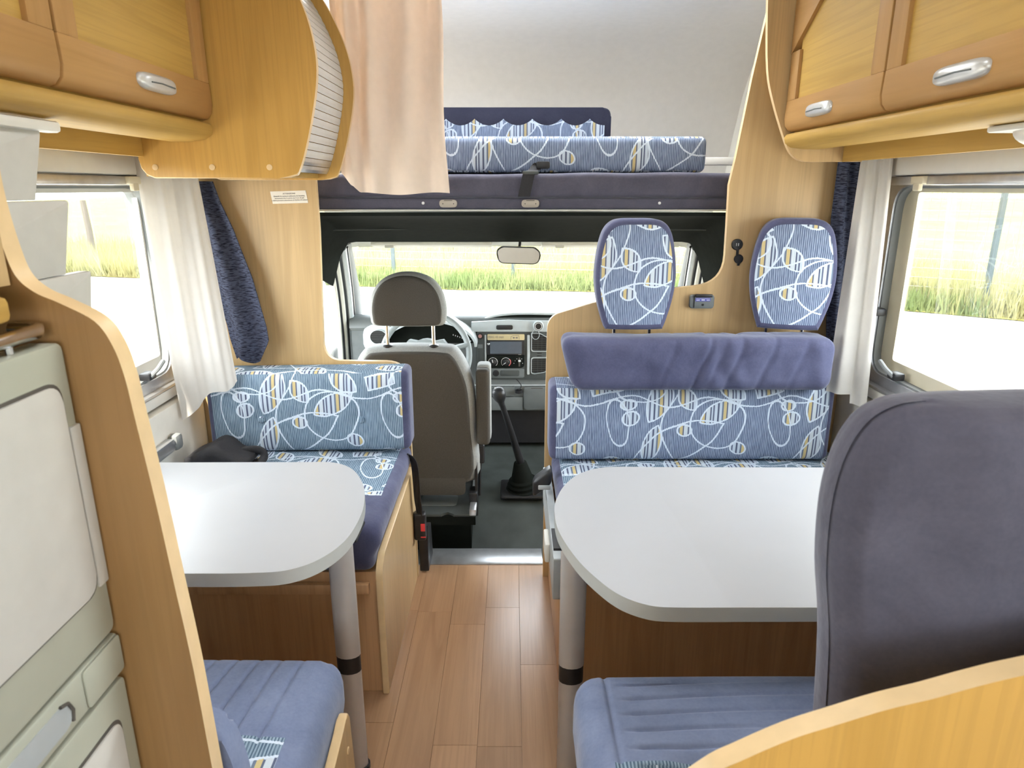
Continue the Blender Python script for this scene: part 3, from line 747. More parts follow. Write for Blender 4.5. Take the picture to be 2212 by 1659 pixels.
c = thing('seat_cushion', (.66, 1.9, .366), 'blue patterned seat cushion on the right bench, mostly under the table', 'cushion')
def right_seat(x, y, z):
    if z > .46: z += .008*math.sin((x-.12)/1.06*math.pi)
    return (x + max(0, (.46-z))*.25*(1 if x < .25 else 0), y, z)
isn2 = lambda q: q.z > .515 and q.x > .16 and q.y > 1.72
mk('cover', B().cush(.140, XR-.053, 1.625, 2.272, .367, .525, .035, (30, 24, 4), right_seat, keep=lambda q: not isn2(q)), M['navy'], c, recalc=False)
mk('patterned_top', B().cush(.140, XR-.053, 1.625, 2.272, .367, .525, .035, (30, 24, 4), right_seat, keep=isn2), M['pattern_teal'], c, recalc=False)
# back cushions
def back_cushion(name, label, x0, x1, y0, y1, z0, z1, pat, btn=(), tilt=.0, roll=0):
    c = thing(name, ((x0+x1)/2, (y0+y1)/2, z0), label, 'cushion')
    zc = (z0+z1)/2
    def fn(x, y, z):
        bul = (1-((2*(x-x0)/(x1-x0))-1)**6)*(1-((2*(z-z0)/(z1-z0))-1)**4)
        if y < (y0+y1)/2: y -= .014*bul
        for bx, bz in btn:
            d = math.hypot(x-bx, z-bz)
            if y < (y0+y1)/2: y += .010*math.exp(-(d/.03)**2)
        return (x, y + tilt*(z-z0), z + roll*(x-x0))
    cond = lambda q: q.x > x0+.018 and q.x < x1-.018
    for sd in (-1, 1): mk('side_band', B().cush(x0, x1, y0, y1, z0, z1, .022, (44, 4, 16), fn, keep=lambda q: not cond(q) and (q.x-(x0+x1)/2)*sd > 0), M['navy'], c, recalc=False)
    mk('patterned_front', B().cush(x0, x1, y0, y1, z0, z1, .022, (44, 4, 16), fn, keep=cond), pat, c, recalc=False)
    for bx, bz in btn:
        mk('button', B().lathe([(.0125, 0), (.0125, .003), (.009, .008), (0, .010)], (bx, y0-.004+tilt*(bz-z0), bz), (0, -1, 0), 16), pat, c)
    return c
back_cushion('back_cushion', 'blue patterned back cushion with two buttons on the left bench', -1.02, -.343, 2.15, 2.262, .556, .836, M['pattern_teal'], ((-.836, .676), (-.503, .676)), .02, .012)
back_cushion('back_cushion', 'long blue patterned back cushion below the navy bolster', .124, 1.065, 2.125, 2.262, .537, .797, M['pattern'], (), .02)
# bolster
b = B()
def bol(x, y, z):
    tz = (z-.795)/.18
    if x < .4: x += (.4-x)/.25*(.045*(1-tz))
    w = .0035*math.sin(x*40+6*N3(x, 0, z, 6)+z*18)*max(0, math.sin((x-.2)*3.2)) + .003*N3(x, y, z, 18)
    for cx, a in ((.60, .009), (.645, .004), (.70, .006), (.49, .004), (.80, .005), (.90, .003)):
        w -= a*math.exp(-((x-cx-.03*math.sin(z*14))/.009)**2)
    if y < 2.12: y -= w
    elif z > .93: z += w*.5 + (.006*N3(x, 0, 0, 4))
    return (x, y, z)
b.cush(.148, 1.012, 2.045, 2.19, .800, .972, .040, (150, 6, 10), bol)
mk('bolster_cushion', b, M['navy'], label='navy velour bolster cushion lying along the right bench back', cat='cushion', recalc=False)
# head restraints on the bulkhead
def headrest(label, cx, cz, wmax, h, y0, y1, yaw, posts, g):
    base = [(-.096, .004), (-.110, .045), (-.124, .10), (-.131, .16), (-.129, .215), (-.121, .270), (-.108, .315), (-.088, .342), (-.058, .355), (0, .357), (.058, .355), (.088, .342), (.108, .315), (.121, .270), (.129, .215), (.131, .16), (.124, .10), (.110, .045), (.096, .004), (.085, -.002), (0, -.003), (-.085, -.002)]
    out = [(cx+p[0]*wmax/.131, cz+p[1]*h/.357) for p in smooth_curve(base, 5, True)]
    rot = Matrix.Rotation(yaw, 3, 'Z'); pv = Vector((cx, (y0+y1)/2, cz))
    def fn(p):
        q = Vector(p); tz = (q.z-cz)/h
        q.y += -.012*(1-((q.x-cx)/wmax)**2)*(1 if q.y < (y0+y1)/2 else 0) + .015*(tz-.5)
        return rot @ (q-pv) + pv
    c = thing('headrest', (cx, (y0+y1)/2, cz), label, 'headrest', g)
    mk('cover', B().pillow(out, y0, y1, .013, 'side', fn), M['navy'], c, smooth=60)
    mk('patterned_front', B().pillow(out, y0, y1, .013, 'front', fn), M['pattern'], c, smooth=60)
    for dx in posts:
        p = rot @ Vector((dx, .015, 0)) + pv; p.y = max(p.y, 2.218)
        mk('post', B().tube([(p.x, p.y, cz+.03), (p.x, p.y, cz-.14)], .006, 10), M['chrome'], c)
headrest('blue patterned headrest beside the windscreen, nearer the aisle', .394, .983, .128, .345, 2.165, 2.245, 0, (-.055, .062), 'headrests above the right bench')
headrest('blue patterned headrest next to the right window curtain', .902, .984, .128, .345, 2.16, 2.245, R(-16), (-.06, .06), 'headrests above the right bench')
# ================================================================== TABLES
def table(label, pts, xw, zt, leg, g, lean):
    t_ = thing('dinette_table', (leg[0], leg[1], 0), label, 'table', g)
    out = smooth_curve(pts, 6); poly = out + [(xw, pts[-1][1]), (xw, pts[0][1])]
    mk('tabletop', B().prism(poly, 'xy', zt-.030, zt, 1, 1) if False else B().prism(poly, 'xy', zt-.030, zt, 0, 1, bev=.004), [M['table'], M['table_edge']], t_)
    lx, ly = leg
    def oval(z0, z1, a, bb, m_, nm, x0=0, x1=0):
        b = B(); b.tube([(lx+x0, ly, z0), (lx+x1, ly, z1)], a, 16, ry=bb); return mk(nm, b, m_, t_)
    oval(.34, zt-.03, .022, .030, M['leg_alu'], 'upper_leg', lean*.34/.67, lean)
    oval(.295, .34, .021, .029, M['black'], 'hinge_collar', lean*.29/.67, lean*.34/.67)
    oval(.012, .295, .021, .029, M['leg_alu'], 'lower_leg', 0, lean*.29/.67)
    oval(0, .012, .025, .034, M['black'], 'foot')
    mk('mounting_plate', B().box(lx+lean-.05, lx+lean+.05, ly-.045, ly+.045, zt-.036, zt-.030), M['black'], t_)
    return t_
table('white laminate table with a rounded end in front of the left bench', [(-.577, 1.725), (-.488, 1.722), (-.425, 1.675), (-.378, 1.583), (-.354, 1.49), (-.346, 1.395), (-.355, 1.294), (-.389, 1.219), (-.441, 1.178), (-.51, 1.168), (-.60, 1.166)], XL+.047, .70, (-.395, 1.395), None, 0.0)
table('wider white laminate table with a rounded end in front of the right bench', [(.365, 1.69), (.254, 1.69), (.181, 1.65), (.133, 1.575), (.105, 1.485), (.098, 1.418), (.103, 1.33), (.13, 1.224), (.163, 1.148), (.199, 1.093), (.245, 1.062), (.293, 1.055), (.40, 1.055)], XR-.052, .70, (.140, 1.36), None, 0.0)
# wall rail for the left table
t_ = thing('table_rail', (XL, 1.6, .62), 'aluminium wall rail with a dark end cap beside the left table', 'rail')
mk('rail', B().box(XL+.046, XL+.072, 1.1, 2.0, .625, .665, .006), M['alu'], t_)
mk('end_cap', B().box(XL+.046, XL+.078, 2.0, 2.045, .620, .672, .012), M['trim_grey'], t_)
# ================================================================== NEAR SEATS
def near_seat(label, x0, x1, y0, y1, z0, z1, fan, m_):
    c = thing('seat_cushion', ((x0+x1)/2, (y0+y1)/2, z0), label, 'cushion')
    def fn(x, y, z):
        u = (x-x0)/(x1-x0); v = (y-y0)/(y1-y0)
        if z > z1-.05:
            z += .018*math.sin(math.pi*min(1, max(0, u)))*math.sin(math.pi*min(1, max(0, v)))
            z += fan(x, y)
        return (x, y, z)
    top = lambda q: q.z > z1-.0005 and q.y < y1-.235 and x0+.05 < q.x < x1-.05
    mk('cover', B().cush(x0, x1, y0, y1, z0, z1, .05, (170, 130, 4), fn, keep=lambda q: not top(q)), m_, c, recalc=False)
    mk('patterned_inset', B().cush(x0, x1, y0, y1, z0, z1, .05, (170, 130, 4), fn, keep=top), M['pattern_teal'], c, label='pale patterned inset', recalc=False)
def fanL(x, y):
    # pleats running away from the camera
    s = 0
    for k in range(9):
        xc = -.43 - .045*k + (y-1.0)*(.10+.02*k)*.6
        if y > .90: s -= .0050*math.exp(-((x-xc)/.0038)**2)*min(1, (y-.90)/.05)*(1 if y < 1.14 else .4)
    s -= .005*math.exp(-((x+.372)/.004)**2)
    return s
near_seat('blue pleated seat cushion in the bottom left corner beneath the table', -.98, -.338, .803, 1.185, .365, .510, fanL, M['navy_lit'])
def fanR(x, y):
    s = 0
    for k in range(6):
        yc = 1.075 - .038*k - .02*(x-.2)*(k-2)*.6
        if x > .19: s -= .0060*math.exp(-((y-yc)/.0040)**2)*min(1, (x-.19)/.03)*math.exp(-max(0, x-.24)/.25)
    s -= .005*math.exp(-((x-.178)/.004)**2)
    s -= .02*math.exp(-(((x-.30)**2+(y-.87)**2)/.0012))
    return s
near_seat('blue pleated seat cushion at lower right in front of the dark backrest', .118, .92, .79, 1.13, .355, .515, fanR, M['navy_lit'])
# box under left near seat
t_ = thing('bench_box', (-.65, .9, 0), 'pale wooden bench base under the bottom left seat cushion', 'bench')
sp_ = rounded([(.62, .001), (1.105, .001), (1.10, .30), (1.088, .455, .02), (1.04, .44), (.62, .36)], 6)
mk('side_panel', B().prism(sp_, 'yz', -.334, -.316, 0, 1, bev=.004), [M['wood_v'], M['edge']], t_)
mk('front_panel', B().box(-.98, -.336, 1.085, 1.10, .001, .362), M['bench_wood'], t_)
for zz in (.40, .25): mk('screw_cap', B().lathe([(.007, 0), (.007, .002), (0, .004)], (-.316, 1.06, zz-.02), (1, 0, 0), 12), M['edge'], t_)
t_ = thing('bench_box', (.5, .9, 0), 'wooden bench base with a white edge under the right seat cushion', 'bench')
mk('side_panel', B().box(.150, .168, .62, 1.02, .001, .352, .003), [M['wood_v']], t_)
mk('front_panel', B().box(.168, .92, 1.0, 1.015, .001, .352), M['bench_wood'], t_)
mk('edge_cover', B().box(.128, .150, .62, 1.0, .001, .35, .005), M['white_plastic'], t_)
# near right backrest (seen from behind)
oR = [(.415, .52), (.400, .70), (.385, .886), (.369, .985), (.364, 1.07), (.371, 1.13), (.388, 1.170), (.413, 1.190), (.45, 1.198), (.55, 1.202), (.75, 1.205), (.92, 1.20), (.97, 1.17), (.985, 1.05), (.985, .80), (.98, .52), (.8, .51), (.6, .51)]
oR = smooth_curve(oR, 4, True)
def brf(p):
    x, y, z = p
    if y < .70:   # pillow relief on the rear face
        e = 1/(1+math.exp(-(x-.47)/.012)); y -= .022*e*(1/(1+math.exp(-(z-.80)/.02))) - .010
        y += .006*N3(x, z, 0, 7)
    return (x, y, z)
b = B(); cx_, cz_ = .66, .86
b.pillow(oR, .655, .775, .05, 'all', None)
def sub(b, cuts, f):
    bmesh.ops.subdivide_edges(b.bm, edges=b.bm.edges[:], cuts=cuts, use_grid_fill=True)
    for v in b.bm.verts: v.co = Vector(f(tuple(v.co)))
sub(b, 2, brf)
t_ = thing('back_cushion', (.67, .71, .5), 'large dark blue velour backrest in the right foreground, seen from behind', 'backrest')
mk('cover', b, M['navy_grey'], t_, smooth=70)
# near left backrest corner
oL = smooth_curve([(-.98, .535), (-.98, .66), (-.70, .665), (-.50, .667), (-.455, .662), (-.430, .645), (-.419, .615), (-.413, .58), (-.410, .555), (-.410, .535)], 4)
t_ = thing('back_cushion', (-.7, .83, .53), 'blue backrest edge just behind the tall brown board at left', 'backrest')
b = B(); b.prism(oL, 'xz', .812, .856, bev=.010, seg=3); mk('cover', b, M['navy_lit'], t_, smooth=60)
mk('patterned_back', B().prism([(p[0]-.022, p[1]-.003) for p in oL], 'xz', .802, .8125, bev=.003), M['pattern'], t_)
# near right curved wooden board
rb = [(.10, .55), (.118, .70), (.150, .795), (.197, .848), (.232, .871), (.277, .896), (.321, .914), (.365, .931), (.408, .944), (.451, .959), (.499, .973), (.60, .995), (.80, 1.02)]
rb = smooth_curve(rb, 5) + [(XR-.003, 1.03), (XR-.003, .001), (.10, .001)]
t_ = thing('end_board', (.6, .57, 0), 'curved beech end board in the bottom right corner behind the backrest', 'board')
mk('board', B().prism(rb, 'xz', .548, .572, 0, 1, bev=.005, seg=3), [M['gold_v'], M['edge']], t_)
# ================================================================== FRIDGE AND TALL BOARD (left foreground)
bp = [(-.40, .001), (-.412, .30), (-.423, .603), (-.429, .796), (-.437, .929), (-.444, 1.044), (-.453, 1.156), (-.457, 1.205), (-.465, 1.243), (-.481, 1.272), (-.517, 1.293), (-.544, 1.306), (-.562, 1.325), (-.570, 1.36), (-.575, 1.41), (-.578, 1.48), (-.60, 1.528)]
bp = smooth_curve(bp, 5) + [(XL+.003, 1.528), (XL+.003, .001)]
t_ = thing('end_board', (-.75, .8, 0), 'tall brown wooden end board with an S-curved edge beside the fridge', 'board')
mk('board', B().prism(bp, 'xz', .772, .800, 0, 1, bev=.004, seg=3), [M['shaded_v'], M['edge']], t_)
f_ = thing('fridge', (-.82, .4, 0), 'sage and white fridge in the left foreground', 'fridge')
FX = -.52
mk('body', B().box(XL+.003, FX-.035, .02, .770, .001, 1.235), M['fridge_frame'], f_)
dr = mk('door', B().prism(rr(.03, .768, .866, 1.25, .012, 3), 'yz', FX-.034, FX, bev=.004), M['fridge_frame'], f_, label='upper fridge door with pale inset panel')
mk('door_panel', B().prism(rr(.06, .745, .937, 1.205, .022), 'yz', FX, FX+.004, bev=.0015), M['fridge_face'], dr)
mk('door_gasket', ring(B(), rr(.056, .749, .933, 1.209, .025), rr(.06, .745, .937, 1.205, .022), 'yz', FX-.001, FX+.0015), M['gasket'], dr)
mk('edge_strip', B().box(FX-.03, FX+.003, .7495, .769, .937, 1.15, .002), M['fridge_face'], dr)
dr = mk('handle_strip', B().prism(rr(.03, .768, .803, .860, .006, 3), 'yz', FX-.034, FX, bev=.003), M['fridge_frame'], f_)
mk('catch_block', B().prism(rr(.69, .767, .805, .858, .006, 3), 'yz', FX, FX+.003, bev=.001), M['fridge_frame'], dr)
mk('grip_recess', B().prism(rr(.40, .662, .812, .846, .016), 'yz', FX, FX+.0012), M['grey_board'], dr)
mk('grip_lip', B().tube([(FX+.002, .645, .847), (FX+.002, .658, .842), (FX+.002, .664, .828), (FX+.002, .661, .815)], .0022, 6), M['gasket'], dr)
dr = mk('lower_door', B().prism(rr(.03, .768, .20, .795, .012, 3), 'yz', FX-.034, FX, bev=.004), M['fridge_frame'], f_)
mk('lower_panel', B().prism(rr(.06, .738, .24, .748, .018), 'yz', FX, FX+.004, bev=.0015), M['fridge_face'], dr)
mk('lower_gasket', ring(B(), rr(.056, .742, .236, .752, .020), rr(.06, .738, .24, .748, .018), 'yz', FX-.001, FX+.0015), M['gasket'], dr)
mk('plinth', B().box(XL+.003, FX-.03, .03, .768, .01, .19), M['fridge_frame'], f_)
# chrome rail above
t_ = thing('cutlery_rail', (FX-.03, .5, 1.25), 'polished chrome rail lying on top of the fridge', 'rail')
mk('rail', B().tube([(FX-.012, .10, 1.266), (FX-.012, .745, 1.266), (FX-.018, .758, 1.266), (FX-.05, .762, 1.266)], .0085, 12), M['chrome'], t_)
for y in (.2, .70): mk('support', B().tube([(FX-.012, y, 1.262), (FX-.012, y, 1.2505)], .004, 8), M['chrome'], t_)
# cupboard above the fridge
t_ = thing('wall_cupboard', (-.85, .35, 1.28), 'beech cupboard side above the fridge at the left edge', 'cupboard')
mk('front_panel', B().box(XL+.003, -.565, -.1, .766, 1.315, 1.53), M['wood_v'], t_)
mk('shelf_lip', B().box(XL+.003, -.528, -.1, .712, 1.283, 1.312, .008), M['wood_y'], t_)
# stepped off-white panels beyond the board
t_ = thing('splash_guard', (-.82, 1.0, 1.22), 'off-white stepped guard panels beneath the left locker', 'panel')
for i, (y1, z0, z1, dx) in enumerate(((1.225, 1.40, 1.514, 0), (1.262, 1.272, 1.399, .004), (1.285, 1.10, 1.271, .008))):
    pg = rounded([(.803, z0), (y1-.045, z0), (y1, z1, .006), (.802, z1)], 3)
    mk('panel', B().prism(pg, 'yz', -.815+dx*.2, -.798+dx, bev=.003), M['fridge_face'], t_)
mk('top_lip', B().box(-.815, -.785, .802, 1.262, 1.512, 1.531, .006), M['white_plastic'], t_)
# ================================================================== OVERHEAD LOCKERS
def locker(label, xf, xw, sgn, y0, y1, doors):
    L = thing('overhead_locker', ((xf+xw)/2, (y0+y1)/2, 1.5), label, 'locker')
    a, c = min(xw, xf-sgn*.02), max(xw, xf-sgn*.02)
    mk('carcass', B().box(a, c, y0, y1, 1.50 if False else 1.566, ZC-.003), M['wood_y'], L)
    # rounded light rail under the doors
    prof_ = [(xf-sgn*.022, 1.576), (xf+sgn*.004, 1.576), (xf+sgn*.010, 1.566), (xf+sgn*.006, 1.550), (xf-sgn*.012, 1.538), (xf-sgn*.05, 1.533), (xf-sgn*.10, 1.533), (xf-sgn*.10, 1.576)]
    prof_ = [(p[0], p[1]) for p in prof_]
    mk('light_rail', B().prism(prof_, 'xz', y0, y1), M['wood_y'], L, smooth=60)
    # valance under the locker
    vx = xf-sgn*.175
    mk('valance', B().box(min(vx, vx-sgn*.015), max(vx, vx-sgn*.015), y0, y1, 1.497, 1.566), M['wood_y'], L)
    mk('underside', B().box(min(xf-sgn*.1, xw), max(xf-sgn*.1, xw), y0, y1, 1.556, 1.566), M['wood_y'], L)
    for (d0, d1, hy0, hy1, hz, diag) in doors:
        z0, z1 = 1.582, ZC-.02
        d = B()
        # curved bottom rail profile
        bot = [(xf-sgn*.018, z0+.004), (xf-sgn*.008, z0), (xf+sgn*.004, z0+.004), (xf+sgn*.014, z0+.016), (xf+sgn*.018, z0+.036), (xf+sgn*.016, z0+.085), (xf-sgn*.018, z0+.085)]
        D = mk('door', d.prism(bot, 'xz', d0+.002, d1-.002, bev=.0015, seg=1), M['frame_y'], L, smooth=50)
        mk('panel', B().box(min(xf-sgn*.016, xf+sgn*.006), max(xf-sgn*.016, xf+sgn*.006), d0+.05, d1-.05, z0+.08, z1-.05), M['wood_y'], D)
        for s0, s1 in ((d0+.002, d0+.062), (d1-.062, d1-.002)):
            mk('stile', B().box(min(xf-sgn*.018, xf+sgn*.016), max(xf-sgn*.018, xf+sgn*.016), s0, s1, z0+.085, (z1-.04 if not (diag and s1 > d1-.01) else 1.80), .003), M['frame_v'], D)
        if diag:
            tp = [(d1-.002, 1.795), (d1-.30, 1.985), (d1-.30, z1), (d1-.002, z1)]
            mk('top_rail', B().prism(tp, 'yz', xf-sgn*.018, xf+sgn*.017), M['frame_y'], D)
        mk('top_rail', B().box(min(xf-sgn*.018, xf+sgn*.016), max(xf-sgn*.018, xf+sgn*.016), d0+.002, d1-.002, z1-.045, z1, .003), M['frame_y'], D)
        # slim oval handle
        hh = .017
        def hp(u, v, hy0=hy0, hy1=hy1, hz=hz):
            k = 2*math.pi*u; yy = (hy0+hy1)/2; L2 = (hy1-hy0)/2
            r_ = [0, .6, .95, 1, 1][int(round(v*4))]; dx = [.014, .013, .009, .004, -.002][int(round(v*4))]
            c_, s_ = math.cos(k), math.sin(k)
            y = yy + L2*r_*math.copysign(abs(c_)**.45, c_); z = hz + hh*r_*math.copysign(abs(s_)**.7, s_)
            return (xf+sgn*(.017+dx), y, z)
        H = mk('handle', B().sheet(hp, 40, 4), M['handle'], D, smooth=60)
        mk('grip_line', B().tube([(xf+sgn*.031, hy0+.035, hz-.002), (xf+sgn*.0315, (hy0+hy1)/2, hz), (xf+sgn*.031, hy1-.02, hz-.002)], .0016, 6), M['dash'], H)
    return L
locker('beech overhead locker at upper left with a silver handle', -.765, XL+.003, 1, .30, 1.826, [(.62, 1.229, .82, .98, 1.628, False), (1.233, 1.822, 1.467, 1.621, 1.630, False)])
locker('beech overhead locker at upper right with two silver handles', .835, XR-.003, -1, .30, 2.185, [(.95, 1.623, 1.262, 1.422, 1.622, False), (1.627, 2.182, 1.862, 2.012, 1.622, True)])
# cheek panel closing the right locker
ck = smooth_curve([(.73, ZC-.003), (.739, 1.93), (.757, 1.759), (.783, 1.669), (.818, 1.585), (.845, 1.53), (.872, 1.505), (.905, 1.497), (1.0, 1.497)], 4) + [(XR-.003, 1.497), (XR-.003, ZC-.003)]
mk('cheek_panel', B().prism(ck, 'xz', 2.188, 2.205, 0, 1, bev=.004), [M['wood_v'], M['edge']], label='curved beech cheek panel closing the far end of the right locker', cat='panel')
# lamp under right locker
t_ = thing('wall_lamp', (.98, 1.26, 1.47), 'white half-round lamp under the right overhead locker', 'lamp')
mk('base', B().box(.90, 1.018, 1.12, 1.372, 1.520, 1.532, .004), M['white_plastic'], t_)
mk('shade', B().sheet(lambda u, v: (.96+.055*math.cos(math.pi*2*u)*math.cos(v*1.5), 1.246+.115*math.sin(math.pi*2*u)*math.cos(v*1.5), 1.52-.034*math.sin(v*1.55)), 28, 8), M['lampglass'], t_, smooth=80)
# ------------------------------------------------------------------ tambour cabinet
tp_ = [(-.555, 1.447), (-.535, 1.49), (-.507, 1.58), (-.485, 1.683), (-.486, 1.76), (-.505, 1.84), (-.545, 1.93), (-.60, 2.02), (-.625, ZC-.003)]
tpo = smooth_curve(tp_, 5)
pan = rounded([(-.955, 1.444, .05), (-.575, 1.444, .04)], 5) if False else None
poly = [(-.955, ZC-.003), (-.955, 1.49), (-.952, 1.468), (-.940, 1.452), (-.920, 1.444), (-.60, 1.444), (-.575, 1.446)] + tpo[1:]
t_ = thing('roller_cabinet', (-.75, 2.04, 1.44), 'beech cabinet with a curved silver roller shutter beside the pink curtain', 'cabinet')
mk('side_panel', B().prism(poly, 'xz', 1.828, 1.846, 0, 1, bev=.003), [M['gold_v'], M['edge']], t_)
mk('side_panel', B().prism(poly, 'xz', 2.236, 2.254, 0, 1, bev=.003), [M['gold_v'], M['edge']], t_)
mk('bottom_board', B().box(-.95, -.61, 1.846, 2.236, 1.449, 1.463), M['wood_x'], t_)
mk('back_board', B().box(-.95, -.935, 1.846, 2.236, 1.463, ZC-.003), M['wood_v'], t_)
# slats follow the profile, set back a little
inn = []
for i, p in enumerate(tpo):
    q = Vector(tpo[min(i+1, len(tpo)-1)]) - Vector(tpo[max(i-1, 0)]); q.normalize()
    inn.append((p[0]-q.y*.032, p[1]+q.x*.032))
acc = [0]
for a, c in zip(inn, inn[1:]): acc.append(acc[-1]+(Vector(a)-Vector(c)).length)
def at(s_):
    for i in range(len(acc)-1):
        if acc[i+1] >= s_:
            f = (s_-acc[i])/(acc[i+1]-acc[i]); return Vector(inn[i])*(1-f)+Vector(inn[i+1])*f
    return Vector(inn[-1])
ns = 30; step = acc[-1]/ns
M['slat'] = plain('silver_white_slat', (.60, .59, .57), .35, metal=.15, var=.03)
for i in range(ns):
    a = at(i*step+.0008); c = at((i+1)*step-.0008); dd = (c-a).normalized(); nn = Vector((dd.y, -dd.x))
    mid = (a+c)/2 + nn*.0022
    pl = [(a.x, a.y), (a.x+nn.x*.0012, a.y+nn.y*.0012), (mid.x, mid.y), (c.x+nn.x*.0012, c.y+nn.y*.0012), (c.x, c.y), ((a.x+c.x)/2-nn.x*.004, (a.y+c.y)/2-nn.y*.004)]
    mk('slat', B().prism(pl, 'xz', 1.847, 2.235), M['slat'] if i > 1 else M['alu'], t_, smooth=0)
for x in (-.915, -.769, -.622): mk('screw_cap', B().lathe([(.0075, 0), (.0075, .0018), (0, .0035)], (x, 1.828, 1.471), (0, -1, 0), 14), M['edge'], t_)
# ================================================================== CURTAINS
def drape(name, label, fn, mat, nu=60, nv=30, th=.0012, cat='curtain'):
    return mk(name, B().sheet(fn, nu, nv, th), mat, label=label, cat=cat, smooth=80)
def pk(u, v):   # v: 0 top, 1 bottom
    x = -.560 + .34*u + (.005*math.sin(7*v) if u > .1 else 0) + .012*v*u
    zb = 1.402 + (.065*max(0, 1-u/.16) if u < .16 else 0) + .004*math.sin(u*9)
    z = 2.06 + (zb-2.06)*v
    am = .012 + .014*(1-v)
    y = 2.322 + am*math.sin(u*26 + 2.2*math.sin(u*5) + .8*v) + .004*N3(x*6, z*5, 0, 3)
    return (x, y, z)
drape('alcove_curtain', 'blush satin curtain hanging at the left of the sleeping alcove', pk, M['pink_cloth'], 90, 40)
mk('curtain_rail', B().box(-.62, .76, 2.306, 2.34, 2.062, ZC-.001), M['white_plastic'], label='white ceiling rail carrying the blush alcove curtain', cat='rail')
def wl(u, v):   # left white curtain: leaves the wall and swings into the corner
    fold = (math.sin(u*17+1.5*v+1.5*math.sin(u*4))*.010 + math.sin(u*41+2*v)*.003)*(.35+.65*u)*(.6+.4*(1-v)) 
    xt, yt = -1.082+.112*u, 2.045+.135*u
    xb, yb = -1.075+.185*u, 2.095+.030*u
    e = v**.9
    x = xt+(xb-xt)*e + fold*.75; y = yt+(yb-yt)*e - fold*.6
    zb = .692 + .125*u**.8 - .012*math.sin(u*3.1*3)
    z = 1.508 + (zb-1.508)*v
    return (x, y - .012*math.sin(math.pi*v)*(1-u), z)
drape('window_curtain', 'white sheer curtain at the left window', wl, M['white_cloth'], 90, 30)
def wr(u, v):
    fold = math.sin(u*11+.5*v)*(.008+.004*v) + math.sin(u*29)*.003*(1-v)
    xt, yt = 1.128-.062*u, 2.115+.075*u
    xb, yb = 1.128-.108*u, 2.055+.065*u
    x = xt+(xb-xt)*v - fold*.6; y = yt+(yb-yt)*v - fold*.6
    zb = .752 + (.030 if u > .42 else 0)
    z = 1.512 + (zb-1.512)*v
    return (x, y, z)
drape('window_curtain', 'white curtain gathered beside the right window', wr, M['white_cloth'], 60, 30)
def bl(u, v):   # left navy curtain against the bulkhead
    ks = [(0, -1.02, -.940), (.10, -1.02, -.925), (.25, -1.0, -.892), (.52, -.985, -.846), (.80, -.955, -.815), (.88, -.95, -.812), (1, -.935, -.848)]
    for (a, l0, r0), (c, l1, r1) in zip(ks, ks[1:]):
        if v <= c:
            f = (v-a)/(c-a); x0 = l0+(l1-l0)*f; x1 = r0+(r1-r0)*f; break
    x = x0 + (x1-x0)*u
    zb = .862 + .010*math.sin(u*6)
    z = 1.440 + (zb-1.440)*v
    y = 2.235 + .012*math.sin(u*9+1) - .028*v*math.sin(u*math.pi*.9)
    return (x, y, z)
drape('blackout_curtain', 'navy ribbed curtain beside the left window, next to the bulkhead', bl, M['navy_rib'], 40, 40, .003)
def br(u, v):
    ks = [(0, 1.018, 1.10), (.25, 1.018, 1.11), (.5, 1.028, 1.13), (.80, 1.052, 1.13), (1, 1.022, 1.12)]
    for (a, l0, r0), (c, l1, r1) in zip(ks, ks[1:]):
        if v <= c:
            f = (v-a)/(c-a); x0 = l0+(l1-l0)*f; x1 = r0+(r1-r0)*f; break
    x = x0 + (x1-x0)*u
    z = 1.505 + (.80-1.505)*v
    y = 2.222 + .010*math.sin(u*14+1) - .012*v*math.sin(u*3.1)
    return (x, y, z)
drape('blackout_curtain', 'dark navy curtain between the headrest and the white right curtain', br, M['navy_rib'], 40, 40, .003)
# ================================================================== ALCOVE BED
t_ = thing('alcove_bed', (.03, 3.0, 1.345), 'navy bed base spanning the alcove above the cab', 'bed')
mk('base_board', B().cush(-1.05, 1.12, 2.372, 3.55, 1.350, 1.388, .010, (30, 6, 2)), M['navy_grey'], t_)
mk('bottom_trim', B().box(-1.0, 1.08, 2.366, 2.378, 1.344, 1.350, .001), M['white_plastic'], t_)
for x in (-.215, .062):
    q = mk('latch_plate', B().prism(rr(x-.030, x+.030, 1.357, 1.382, .0122), 'xz', 2.366, 2.372, bev=.0015), M['beige_plate'], t_)
    for dx in (-.018, .018): mk('screw', B().lathe([(.0018, 0), (0, .0008)], (x+dx, 2.366, 1.369), (0, -1, 0), 8), M['black'], q)
    mk('slot', B().box(x-.014, x+.014, 2.3652, 2.367, 1.3785, 1.3805), M['gasket'], q)
for x in (-.30, .498): mk('screw', B().lathe([(.005, 0), (.005, .001), (0, .003)], (x, 2.372, 1.371), (0, -1, 0), 12), M['handle'], t_)
def mat_(x, y, z): return (x, y - (.004*N3(x, 0, z, 9) if y < 2.5 else 0), z + (.003*math.sin(x*3) if z > 1.43 else 0) + (.004*N3(x, y, 0, 6) if z > 1.43 else 0))
mk('alcove_mattress', B().cush(-1.05, 1.10, 2.366, 3.52, 1.389, 1.466, .018, (60, 12, 4), mat_), M['navy_grey'], label='navy velour mattress on the alcove bed', cat='mattress')
t_ = thing('bed_cushion', (.03, 2.65, 1.468), 'long blue patterned cushion lying on the alcove mattress', 'cushion')
mk('cover', B().cush(-.62, .660, 2.43, 2.92, 1.471, 1.588, .02, (40, 8, 6), lambda x, y, z: (x, y-.006*(1-((z-1.53)/.06)**2) if y < 2.6 else y, z)), M['pattern'], t_)
